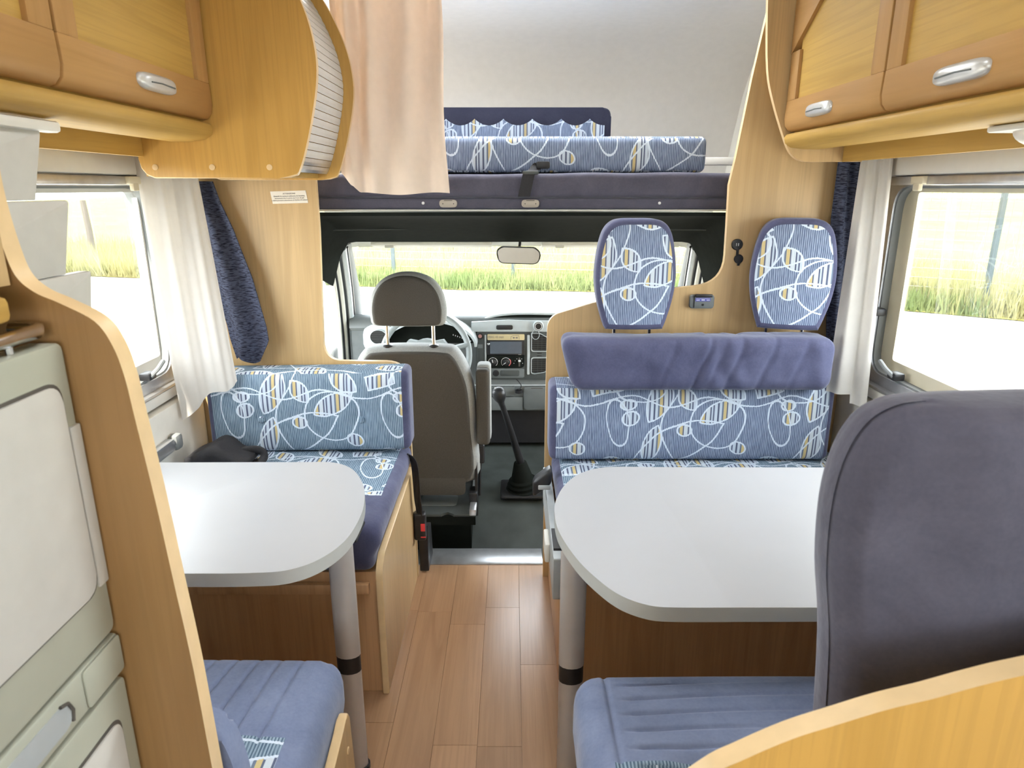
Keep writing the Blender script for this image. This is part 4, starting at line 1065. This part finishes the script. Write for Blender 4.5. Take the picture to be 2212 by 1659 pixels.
t_ = thing('pocket_panel', (-.05, 3.0, 1.47), 'dark navy panel with gathered pockets standing behind the patterned bed cushion', 'panel')
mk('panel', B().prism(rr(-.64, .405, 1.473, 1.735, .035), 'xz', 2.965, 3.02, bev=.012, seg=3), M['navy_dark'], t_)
def pkt(u, v):
    x = -.62+.995*u; ph = (u*8.5) % 1
    top = 1.690 - .026*math.sin(math.pi*ph)**.8
    z = 1.47 + (top-1.47)*v
    return (x, 2.958 - .012*abs(math.sin(math.pi*u*8.5)) - .004*math.sin(u*70) - .008*v, z)
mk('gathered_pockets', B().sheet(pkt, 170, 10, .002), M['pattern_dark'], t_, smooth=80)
mk('bed_rail', B().box(.30, 1.07, 2.98, 3.0, 1.50, 1.53, .004) if False else B().box(.64, 1.06, 2.78, 2.81, 1.505, 1.535, .004), M['white_plastic'], label='white metal rail at the right end of the alcove mattress', cat='rail')
# strap with buckle
t_ = thing('bed_strap', (.06, 2.36, 1.40), 'black webbing strap with a buckle hanging over the mattress edge', 'strap')
def strap(pts, w, yoff=0):
    pts = smooth_curve(pts, 5)
    def f(u, v):
        k = u*(len(pts)-1); i = min(int(k), len(pts)-2); g = k-i; p = Vector(pts[i])*(1-g)+Vector(pts[i+1])*g
        return (p.x + w*(v-.5), p.y, p.z)
    return B().sheet(f, 20, 3, .0016)
mk('webbing', strap([(.040, 2.352, 1.392), (.050, 2.352, 1.44), (.058, 2.356, 1.468), (.075, 2.40, 1.478), (.088, 2.42, 1.495), (.095, 2.415, 1.502)], .040), M['black_soft'], t_)
mk('buckle', B().box(.035, .088, 2.35, 2.362, 1.463, 1.474, .003), M['dash_dark'], t_)
mk('adjuster', B().box(.082, .128, 2.395, 2.418, 1.482, 1.506, .006), M['black'], t_)
# ================================================================== SMALL THINGS ON THE BULKHEAD
t_ = thing('usb_socket', (.742, 2.272, 1.241), 'round black twin USB socket on the right bulkhead with its cap hanging below', 'socket')
mk('bezel', B().lathe([(.0185, 0), (.0185, .004), (.016, .007), (.0125, .007), (.0125, .004), (0, .004)], (.742, 2.2795, 1.241), (0, -1, 0), 28), M['black'], t_)
for dx in (-.003, .004): mk('usb_port', B().box(.742+dx-.001, .742+dx+.001, 2.2745, 2.2756, 1.2365, 1.2455), M['white_mark'], t_)
mk('cap_tether', B().box(.7415, .7495, 2.2765, 2.2795, 1.205, 1.226), M['black'], t_)
mk('cap', B().lathe([(.0150, 0), (.0150, .004), (.013, .006), (0, .006)], (.751, 2.2795, 1.194), (0, -1, 0), 24), M['black'], t_)
mk('cap_tab', B().box(.7475, .7555, 2.275, 2.2795, 1.172, 1.183, .001), M['black'], t_)
t_ = thing('control_panel', (.636, 2.27, 1.030), 'small grey control unit with blue display on the right bulkhead', 'device')
mk('housing', B().prism(rr(.597, .677, 1.031, 1.076, .008), 'xz', 2.262, 2.2795, bev=.003), M['dash'], t_)
mk('flap', B().box(.612, .668, 2.250, 2.263, 1.070, 1.080, .002), M['black'], t_)
q = mk('display', B().box(.614, .664, 2.2605, 2.262, 1.0555, 1.067), M['blue_lcd'], t_)
for x0, x1, z0, z1 in ((.617, .628, 1.0585, 1.0605), (.634, .645, 1.0585, 1.0615), (.651, .662, 1.0585, 1.0605), (.616, .662, 1.0640, 1.0648)): mk('display_mark', B().box(x0, x1, 2.2600, 2.2606, z0, z1), M['white_mark'], q)
mk('side_slot', B().box(.608, .6118, 2.2605, 2.2622, 1.034, 1.073), M['black'], t_)
mk('button', B().lathe([(.004, 0), (.004, .002), (0, .003)], (.640, 2.262, 1.044), (0, -1, 0), 12), M['black'], t_)
t_ = thing('notice_label', (-.72, 2.278, 1.372), 'small cream notice label on the left bulkhead under the roller cabinet', 'label')
q = mk('paper', B().prism([(-.781, 1.409), (-.666, 1.4125), (-.661, 1.3735), (-.776, 1.3705)], 'xz', 2.2785, 2.2799), M['paper'], t_)
from mathutils import Euler
rx = Euler((R(90), R(-1.5), 0))
for k, (s_, z) in enumerate((('ATTENZIONE', 1.4025), ('Quando la cucina è utilizzata da bambini,', 1.3950), ('assicurarsi che la porta sia 2 cm di più', 1.3885), ('e deve prestare attenzione al rischio di cadute', 1.3820))):
    text('lettering', s_, .0062 if k else .0066, M['ink'], t_, (-.7205, 2.2782, z), rx)
# ================================================================== BELT BUCKLES
t_ = thing('seat_belt_buckle', (-.345, 2.25, .18), 'black seat belt buckle with red button hanging beside the left bench', 'seat belt')
def belt(u, v):
    p = smooth_curve([(-.385, 2.20, .535), (-.358, 2.195, .530), (-.342, 2.195, .500), (-.338, 2.20, .44), (-.337, 2.21, .36), (-.335, 2.225, .300), (-.335, 2.23, .280)], 5)
    k = u*(len(p)-1); i = min(int(k), len(p)-2); g = k-i; q = Vector(p[i])*(1-g)+Vector(p[i+1])*g
    w = .036 if u < .75 else .036-.014*(u-.75)*4
    return (q.x + w*(v-.5)*.75, q.y - w*(v-.5)*.6 + .003*math.sin(v*12), q.z)
mk('webbing', B().sheet(belt, 40, 6, .002), M['black_soft'], t_)
q = mk('buckle_body', B().cush(-.3565, -.313, 2.222, 2.258, .182, .290, .008, (4, 3, 6)), M['black'], t_)
mk('release_button', B().box(-.331, -.3155, 2.2195, 2.2225, .222, .252, .001), M['red'], q)
mk('warning_strip', B().box(-.332, -.314, 2.2200, 2.2225, .196, .200), M['red'], q)
t_ = thing('seat_belt_buckle', (.12, 2.2, .47), 'black seat belt buckle lying against the right bench cushion', 'seat belt')
mk('buckle_body', B().cush(.068, .130, 2.03, 2.085, .475, .535, .014, (4, 4, 4), lambda x, y, z: (x, y, z + (x-.11)*.8)), M['black'], t_)
mk('release_button', B().box(.085, .125, 2.0255, 2.032, .476, .492, .003), M['grey_board'], t_)
# ------------------------------------------------------------------ dark pouch on left bench
t_ = thing('black_bag', (-.93, 2.06, .548), 'crumpled black fabric bag with a strap loop on the left bench', 'bag')
def bag(x, y, z):
    k = N3(x, y, z, 16)*.012 + N3(x, y, z, 45)*.004
    h_ = math.exp(-((x+.94)/.06)**2)
    return (x, y+k, .570 + (z-.552)*(.42+.72*h_) + k*.6*(1 if z > .57 else 0))
mk('body', B().cush(-1.045, -.83, 1.99, 2.11, .552, .615, .028, (24, 12, 6), bag), M['black_soft'], t_)
mk('strap_loop', B().tube(smooth_curve([(-.90, 2.05, .585), (-.86, 2.06, .60), (-.815, 2.055, .602), (-.803, 2.05, .585), (-.82, 2.04, .565), (-.87, 2.04, .562)], 5), .006, 8, ry=.016), M['black_soft'], t_)
# black upright bracket at the doorway
mk('floor_bracket', B().prism([(2.306, .008), (2.44, .008), (2.41, .16), (2.306, .20)], 'yz', -.353, -.318, bev=.003), M['black'], label='black plastic bracket at the left foot of the doorway', cat='bracket')
# ================================================================== CAB: DASHBOARD
D = thing('dashboard', (.03, 3.5, .15), 'grey cab dashboard with centre console, vents and heater dials', 'dashboard')
prof_d = [(3.425, .285), (3.41, .44), (3.425, .47), (3.425, .715), (3.40, .735), (3.41, .775), (3.46, .795), (3.62, .76), (3.72, .71), (3.73, .30)]
mk('body', B().prism(prof_d, 'yz', -.83, .89, bev=.006), M['dash'], D, smooth=50)
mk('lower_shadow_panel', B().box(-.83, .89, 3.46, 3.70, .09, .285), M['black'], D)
fa = mk('centre_fascia', B().prism(rr(-.185, .215, .462, .722, .03), 'xz', 3.402, 3.43, bev=.006), M['dash_dark'], D)
mk('fascia_band', B().prism([(-.21, .716), (.24, .716), (.24, .772), (.02, .776), (-.02, .777), (-.205, .768)], 'xz', 3.392, 3.43, bev=.006), M['dash_light'], fa)
mk('clock_display', B().prism(rr(-.080, .004, .729, .752, .009), 'xz', 3.386, 3.394, bev=.002), M['black'], fa)
mk('frame_post', B().prism(rr(.077, .092, .49, .70, .006, 3), 'xz', 3.395, 3.404, bev=.003), M['dash_light'], fa)
mk('frame_post', B().prism(rr(-.140, -.131, .49, .70, .004, 3), 'xz', 3.397, 3.404, bev=.002), M['dash_light'], fa)
# hood recess in the top of the dash
mk('top_recess', B().prism(smooth_curve([(-.145, .765), (-.10, .785), (0, .799), (.15, .800), (.28, .792), (.34, .768)], 5) + [(.34, .762), (-.145, .762)], 'xz', 3.43, 3.44), M['panel_black'], D)
mk('top_hood', B().tube(smooth_curve([(-.16, 3.43, .763), (-.105, 3.43, .789), (0, 3.43, .803), (.15, 3.43, .804), (.29, 3.43, .796), (.36, 3.43, .765)], 5), .007, 8), M['dash_light'], D)
r_ = thing('radio', (-.03, 3.39, .59), 'black touchscreen radio with a cream strip on top in the centre console', 'radio')
mk('housing', B().prism(rr(-.128, .064, .594, .672, .006, 3), 'xz', 3.392, 3.401, bev=.002), M['black'], r_)
mk('screen', B().box(-.112, .050, 3.3905, 3.3922, .603, .666), M['screen'], r_)
s_ = mk('top_strip', B().prism(rr(-.126, .064, .673, .704, .006, 3), 'xz', 3.393, 3.401, bev=.002), M['yellow_strip'], r_)
mk('knob', B().lathe([(.007, 0), (.007, .006), (.005, .008), (0, .008)], (-.120, 3.392, .655), (0, -1, 0), 16), M['chrome'], r_)
text('lettering', 'EBAC 43 dept', .014, M['ink'], r_, (-.082, 3.3926, .690), Euler((R(90), 0, 0)))
b = B(); b.tube([(-.005, 3.3925, .677), (-.005, 3.3925, .692), (.006, 3.3925, .698), (.035, 3.3925, .698), (.038, 3.3925, .677)], .0011, 5)
b.box(.004, .014, 3.392, 3.3932, .682, .690); b.box(.019, .029, 3.392, 3.3932, .682, .690)
mk('van_drawing', b, M['ink'], r_)
text('lettering', 'RADIO', .0048, M['white_mark'], r_, (.040, 3.3903, .5985), Euler((R(90), 0, 0)))
hp_ = mk('heater_panel', B().prism(rounded([(-.128, .592), (.064, .592), (.064, .535, .02), (.045, .526), (-.11, .526, .01), (-.128, .54, .01)], 4), 'xz', 3.393, 3.403, bev=.002), M['panel_black'], D)
for i, x in enumerate((-.098, -.032)):
    kb = mk('dial', B().lathe([(.019, 0), (.0185, .008), (.012, .012), (0, .012)], (x, 3.393, .558), (0, -1, 0), 24), M['black'], hp_)
    pts = [(x+.0235*math.cos(a), 3.392, .558+.0235*math.sin(a)) for a in [R(-50+280*k/20) for k in range(21)]]
    mk('dial_scale', B().tube(pts, .0012, 5), M['white_mark'], kb)
    if i: mk('hot_scale', B().tube([(x+.0255*math.cos(a), 3.3915, .558+.0255*math.sin(a)) for a in [R(-50+90*k/10) for k in range(11)]], .0014, 5), M['red'], kb)
    mk('pointer', B().tube([(x, 3.380, .558), (x+(-.004 if i == 0 else -.012), 3.380, .574 if i == 0 else .549)], .0016, 6), M['white_mark'], kb)
sl = mk('slider_slot', B().box(.034, .042, 3.3915, 3.394, .535, .582), M['gasket'], hp_)
mk('slider_knob', B().box(.032, .045, 3.384, 3.393, .561, .570, .002), M['white_mark'], sl)
for x, z in ((.010, .552), (.016, .565), (.025, .575), (.055, .552), (.050, .575)): mk('symbol', B().lathe([(.0018, 0), (0, .0008)], (x, 3.3925, z), (0, -1, 0), 8), M['white_mark'], hp_)
lp = mk('console_tray', B().prism(rr(-.128, .064, .473, .524, .012), 'xz', 3.396, 3.404, bev=.003), M['dash'], D)
mk('tray_recess', B().prism(rr(-.060, .038, .483, .514, .006), 'xz', 3.3945, 3.3965, bev=.001), M['dash_dark'], lp)
mk('lighter_socket', B().lathe([(.0165, 0), (.0165, .006), (.011, .007), (.011, .003), (0, .003)], (-.083, 3.396, .499), (0, -1, 0), 24), M['black'], lp)
hz = mk('hazard_switch', B().lathe([(.0165, 0), (.0165, .006), (.011, .008), (0, .008)], (-.163, 3.402, .694), (0, -1, 0), 24), M['black'], D)
mk('hazard_button', B().lathe([(.0095, 0), (.0095, .003), (0, .004)], (-.163, 3.394, .694), (0, -1, 0), 20), plain('rose_button', (.45, .22, .20), .4), hz)
mk('blank_switch', B().box(-.176, -.150, 3.399, 3.403, .630, .651, .001), M['dash'], D)
def vent(poly, nz, nx, x0, x1, z0, z1, y):
    v = mk('air_vent', B().prism(poly, 'xz', y-.001, y+.004), M['black'], D)
    cx_ = sum(p[0] for p in poly)/len(poly); cz_ = sum(p[1] for p in poly)/len(poly)
    mk('vent_rim', ring(B(), [(cx_+(p[0]-cx_)*1.08, cz_+(p[1]-cz_)*1.08) for p in poly], poly, 'xz', y-.006, y+.004), M['dash_light'], v)
    def span(z):
        xs = []
        for a, c in zip(poly, poly[1:]+poly[:1]):
            if (a[1]-z)*(c[1]-z) < 0: xs.append(a[0]+(c[0]-a[0])*(z-a[1])/(c[1]-a[1]))
        return (min(xs), max(xs)) if len(xs) > 1 else None
    for i in range(nz):
        z = z0+(z1-z0)*(i+.5)/nz; sp = span(z)
        if sp: mk('louvre', B().box(sp[0], sp[1], y-.005, y-.002, z-.0009, z+.0009), M['dash_dark'], v, smooth=0)
    for i in range(nx):
        x = x0+(x1-x0)*(i+.5)/nx
        zz = [a[1]+(c[1]-a[1])*(x-a[0])/(c[0]-a[0]) for a, c in zip(poly, poly[1:]+poly[:1]) if (a[0]-x)*(c[0]-x) < 0]
        if len(zz) > 1: mk('vane', B().box(x-.0008, x+.0008, y-.003, y-.001, min(zz), max(zz)), M['dash_dark'], v, smooth=0)
vent(rounded([(.102, .617, .012), (.225, .617, .01), (.225, .64), (.19, .68, .04), (.14, .708, .03), (.102, .708, .005)], 5), 8, 6, .102, .225, .617, .708, 3.398)
vent(rounded([(.102, .579, .014), (.225, .579, .005), (.222, .545, .02), (.17, .505, .04), (.12, .497, .01), (.102, .50, .01)], 5), 8, 6, .102, .225, .497, .579, 3.398)
for z in (.590, .603): mk('vent_wheel', B().box(.130, .154, 3.3985, 3.402, z-.002, z+.002, .001), M['black'], D)
vent(ell(-.680, .690, .042, .036, 28), 8, 0, -.72, -.64, .654, .726, 3.392)
mk('vent_pod', B().prism(rounded([(-.76, .62, .03), (-.60, .62, .03), (-.60, .73, .04), (-.66, .765, .05), (-.76, .74, .05)], 6), 'xz', 3.397, 3.43, bev=.01), M['dash_light'], D)
# lower dash compartments
mk('drawer_front', B().prism(rr(-.125, .012, .370, .425, .006, 3), 'xz', 3.398, 3.416, bev=.004), M['dash'], D)
gb = mk('glovebox_lid', B().prism(rr(.063, .50, .300, .424, .015), 'xz', 3.398, 3.416, bev=.005), M['dash'], D)
mk('lid_slot', B().box(.10, .16, 3.3968, 3.399, .414, .418), M['gasket'], gb)
mk('panel_joint', B().box(-.20, .50, 3.404, 3.412, .428, .433), M['dash_light'], D)
mk('lower_panel', B().box(-.20, .058, 3.404, 3.42, .292, .366, .005), M['dash'], D)
t_ = thing('key_ring_hook', (.036, 3.39, .395), 'small dark hook with a dangling loop under the console', 'hook')
mk('cup', B().lathe([(.012, 0), (.020, .004), (.020, .018), (.015, .020), (.015, .01), (0, .008)], (.036, 3.382, .393), (0, 0, 1), 20), M['black'], t_)
mk('cord', B().tube(smooth_curve([(.036, 3.385, .41), (.048, 3.384, .432), (.038, 3.384, .452), (.022, 3.39, .468)], 5), .0025, 6), M['black'], t_)
# round phone holder
t_ = thing('phone_holder', (.133, 3.37, .70), 'round silver phone holder clipped to the upper air vent', 'holder')
mk('disc', B().lathe([(.027, 0), (.027, .008), (.024, .011), (.021, .011), (.021, .007), (0, .007)], (.133, 3.378, .750), (0, -1, 0), 32), M['dash_light'], t_)
mk('face', B().lathe([(.0205, 0), (.0205, .002), (.012, .003), (0, .003)], (.133, 3.3705, .750), (0, -1, 0), 28), M['black'], t_)
mk('rim_ring', B().tube([(.133+.0165*math.cos(a), 3.3672, .750+.0165*math.sin(a)) for a in [2*math.pi*k/28 for k in range(28)]], .0014, 5, closed=True), M['white_mark'], t_)
mk('wire_loop', B().tube([(.120+.019*math.cos(a), 3.383, .704+.024*math.sin(a)) for a in [2*math.pi*k/28 for k in range(28)]], .0016, 6, closed=True), M['dash_light'], t_)
mk('stem', B().tube([(.133, 3.38, .735), (.133, 3.395, .715)], .006, 8), M['black'], t_)
# instrument binnacle
bn = mk('instrument_hood', B().sheet(lambda u, v: (-.41+.235*math.cos(math.pi*(1-u)), 3.30+.16*v, .66+.135*math.sin(math.pi*u)+.01*v), 30, 6, .012), M['dash_light'], D, smooth=80)
mk('cluster_face', B().prism([(-.41+.225*math.cos(a), .66+.125*math.sin(a)) for a in [math.pi*k/24 for k in range(25)]], 'xz', 3.385, 3.39), M['panel_black'], bn)
for i in range(9): mk('gauge_mark', B().box(-.30+.011*i, -.297+.011*i, 3.383, 3.3852, .700-.004*i, .706-.004*i), M['white_mark'], bn)
# steering wheel
t_ = thing('steering_wheel', (-.41, 3.14, .66), 'grey steering wheel half hidden behind the driver seat', 'steering wheel')
tl = R(27); wc = Vector((-.41, 3.14, .655))
def wp(r, a, d=0): return wc + Vector((r*math.cos(a), r*math.sin(a)*math.sin(tl) - d*math.cos(tl), r*math.sin(a)*math.cos(tl) + d*math.sin(tl)*0 - d*0))
mk('rim', B().tube([wp(.207, 2*math.pi*k/48) for k in range(48)], .0145, 12, closed=True), M['dash_mid'], t_)
hb = B()
hub = [wp(.085*(1.35 if abs(math.cos(2*math.pi*k/24)) > .6 else 1.0), 2*math.pi*k/24) for k in range(24)]
v0 = [hb.bm.verts.new(p + Vector((0, -.02, .0))) for p in hub]; v1 = [hb.bm.verts.new(p + Vector((0, .05, -.01))) for p in hub]
hb.bm.faces.new(v0); hb.bm.faces.new(v1[::-1])
for k in range(24): hb.bm.faces.new((v0[k], v0[(k+1) % 24], v1[(k+1) % 24], v1[k]))
mk('hub', hb, M['dash_mid'], t_)
for a in (R(15), R(165), R(-60), R(-120)):
    mk('spoke', B().tube([wp(.09, a), wp(.150, a), wp(.205, a)], [.035, .024, .020], 10, ry=[.014, .012, .012]), M['dash_mid'], t_)
mk('column', B().tube([(-.41, 3.19, .63), (-.41, 3.40, .54)], .045, 16), M['dash_dark'], t_)
# gear lever
t_ = thing('gear_lever', (.05, 3.03, 0), 'long black gear lever with a rubber boot and round knob on the cab floor', 'gear lever')
mk('boot_base', B().cush(-.055, .165, 2.93, 3.13, .004, .022, .008, (6, 6, 2)), M['black'], t_)
mk('boot', B().lathe([(.082, 0), (.084, .012), (.074, .018), (.076, .032), (.064, .038), (.066, .052), (.053, .060), (.030, .145), (.024, .150)], (.056, 3.02, .02), (-.12, -.10, 1), 28), M['panel_black'], t_)
mk('shaft', B().tube([(.042, 3.005, .16), (.006, 2.96, .30), (-.030, 2.90, .44), (-.047, 2.868, .505)], [.019, .0155, .013, .013], 14), M['black'], t_)
kn = mk('knob', B().lathe([(.013, 0), (.016, .02), (.028, .045), (.031, .066), (.026, .085), (.014, .094), (0, .096)], (-.045, 2.872, .495), (-.22, -.42, 1), 24), M['black'], t_)
kc = Vector((-.045, 2.872, .495)) + Vector((-.22, -.42, 1)).normalized()*.088
for dx in (-.012, 0, .012): mk('shift_mark', B().tube([kc+Vector((dx, -.012, -.006)), kc+Vector((dx, .008, .008))], .0022, 5), M['white_mark'], kn)
mk('shift_mark', B().tube([kc+Vector((-.012, -.002, .004)), kc+Vector((.014, -.002, .004))], .0022, 5), M['white_mark'], kn)
# rear view mirror
t_ = thing('rear_view_mirror', (.03, 3.02, 1.10), 'interior rear view mirror hanging at the top of the windscreen', 'mirror')
mo = rounded([(-.060, 1.103, .03), (.118, 1.098, .03), (.128, 1.150, .04), (.10, 1.172, .03), (-.045, 1.176, .03), (-.070, 1.16, .03)], 6)
mk('shell', B().prism(mo, 'xz', 3.0, 3.03, bev=.006), M['black'], t_)
mk('mirror_glass', B().prism([(.028+(p[0]-.028)*.94, 1.138+(p[1]-1.138)*.90) for p in mo], 'xz', 2.9975, 3.0005), M['mirror'], t_)
mk('stem', B().tube([(.03, 3.03, 1.15), (.035, 3.06, 1.185), (.035, 3.07, 1.20)], .006, 8), M['black'], t_)
mk('mount', B().box(.015, .055, 3.055, 3.085, 1.192, 1.20, .002), M['black'], t_)
# sun visors
for i, (x0, x1, lab) in enumerate(((-.62, -.09, 'pale sun visor folded up on the driver side'), (.13, .66, 'pale sun visor folded up on the passenger side'))):
    t_ = thing('sun_visor', ((x0+x1)/2, 3.06, 1.17), lab, 'sun visor')
    mk('flap', B().cush(x0, x1, 3.028, 3.10, 1.178, 1.194, .006, (8, 4, 2), lambda x, y, z: (x, y, z-(y-3.03)*.22)), M['liner'], t_)
    mk('clip', B().box(x0+.06, x0+.10, 3.03, 3.05, 1.166, 1.181, .004), M['liner'], t_)
# ================================================================== DRIVER SEAT
t_ = thing('driver_seat', (-.41, 2.72, -.03), 'taupe driver seat seen from behind, with headrest and folded armrest', 'seat')
so = smooth_curve([(-.665, .20), (-.672, .45), (-.665, .62), (-.64, .72), (-.600, .790), (-.55, .806), (-.41, .810), (-.27, .806), (-.222, .790), (-.182, .72), (-.157, .62), (-.150, .45), (-.157, .20), (-.41, .195)], 4, True)
def lean(p): return (p[0], p[1] - .10*(p[2]-.5), p[2])
mk('backrest', B().pillow(so, 2.66, 2.80, .045, 'all', lean), M['seat_piping'], t_, smooth=60)
si = [(-.411+(p[0]+.411)*.905, .50+(p[1]-.50)*.945) for p in so]
mk('back_shell', B().pillow(si, 2.648, 2.70, .012, 'all', lean), M['seat_shell'], t_, smooth=60)
mk('lower_flap', B().prism(rr(-.60, -.20, .150, .262, .02), 'xz', 2.675, 2.688, bev=.004), M['seat_shell'], t_)
ho = smooth_curve([(-.548, .898), (-.560, .93), (-.560, .975), (-.545, 1.03), (-.51, 1.075), (-.46, 1.098), (-.411, 1.104), (-.362, 1.098), (-.312, 1.075), (-.277, 1.03), (-.262, .975), (-.262, .93), (-.274, .898), (-.34, .893), (-.411, .892), (-.48, .893)], 4, True)
hr = mk('headrest', B().pillow(ho, 2.62, 2.735, .035, 'all'), M['seat_piping'], t_, smooth=60)
mk('headrest_back', B().pillow([(-.411+(p[0]+.411)*.90, .99+(p[1]-.99)*.92) for p in ho], 2.612, 2.66, .012, 'all'), M['seat_shell'], hr, smooth=60)
for x in (-.500, -.315):
    mk('headrest_post', B().tube([(x, 2.672, .91), (x, 2.672, .79)], .0075, 10), M['chrome'], t_)
    mk('post_guide', B().lathe([(.019, 0), (.019, .008), (.012, .012), (0, .012)], (x, 2.672, .803), (0, 0, 1), 18), M['black'], t_)
mk('seat_cushion', B().cush(-.67, -.15, 2.78, 3.10, .24, .40, .05, (8, 8, 4)), M['seat_piping'], t_)
ar = mk('armrest', B().cush(-.148, -.092, 2.655, 2.77, .385, .712, .016, (4, 5, 10)), M['seat_shell'], t_)
mk('armrest_pad', B().cush(-.146, -.088, 2.70, 2.785, .388, .720, .016, (4, 4, 10)), M['seat_piping'], ar)
mk('recliner_frame', B().prism([(2.68, .05), (2.76, .05), (2.80, .20), (2.76, .36), (2.70, .36)], 'yz', -.160, -.148, bev=.002), M['black'], t_)
mk('recliner_lever', B().tube([(-.142, 2.74, .12), (-.140, 2.735, .24), (-.135, 2.74, .28)], .006, 8), M['black'], t_)
mk('lever_grip', B().cush(-.148, -.118, 2.72, 2.755, .275, .365, .010, (3, 3, 5)), M['black'], t_)
mk('base_plate', B().prism([(-.66, 2.60), (-.30, 2.60), (-.285, 2.615), (-.272, 2.622), (-.259, 2.615), (-.245, 2.60), (-.155, 2.60), (-.155, 2.98), (-.66, 2.98)], 'xy', .085, .097, bev=.002), M['dash_dark'], t_)
mk('plate_panel', B().prism(rr(-.40, -.24, 2.68, 2.78, .015), 'xy', .097, .100, bev=.001), M['dash'], t_)
for x in (-.165, -.62):
    mk('slide_rail', B().box(x-.014, x+.014, 2.585, 3.05, .097, .125, .003), M['alu'], t_)
    mk('rail_block', B().box(x-.020, x+.016, 2.66, 2.74, .120, .165, .004), M['black'], t_)
mk('pedestal', B().box(-.64, -.18, 2.70, 2.98, -.127, .085), M['panel_black'], t_)
mk('front_lip', B().box(-.66, -.155, 2.605, 2.62, .045, .086), M['panel_black'], t_)

t_ = thing('door_mirror', (-1.02, 3.55, .42), 'grey door mirror outside the driver window', 'mirror')
mk('housing', B().cush(-1.14, -.95, 3.52, 3.64, .40, .60, .03, (6, 4, 6)), M['trim_grey'], t_)
mk('mirror_glass', B().prism(rr(-1.125, -.965, .42, .585, .025), 'xz', 3.515, 3.521), M['mirror'], t_)
mk('arm', B().box(-.95, -.932, 3.54, 3.62, .45, .52, .006), M['black'], t_)
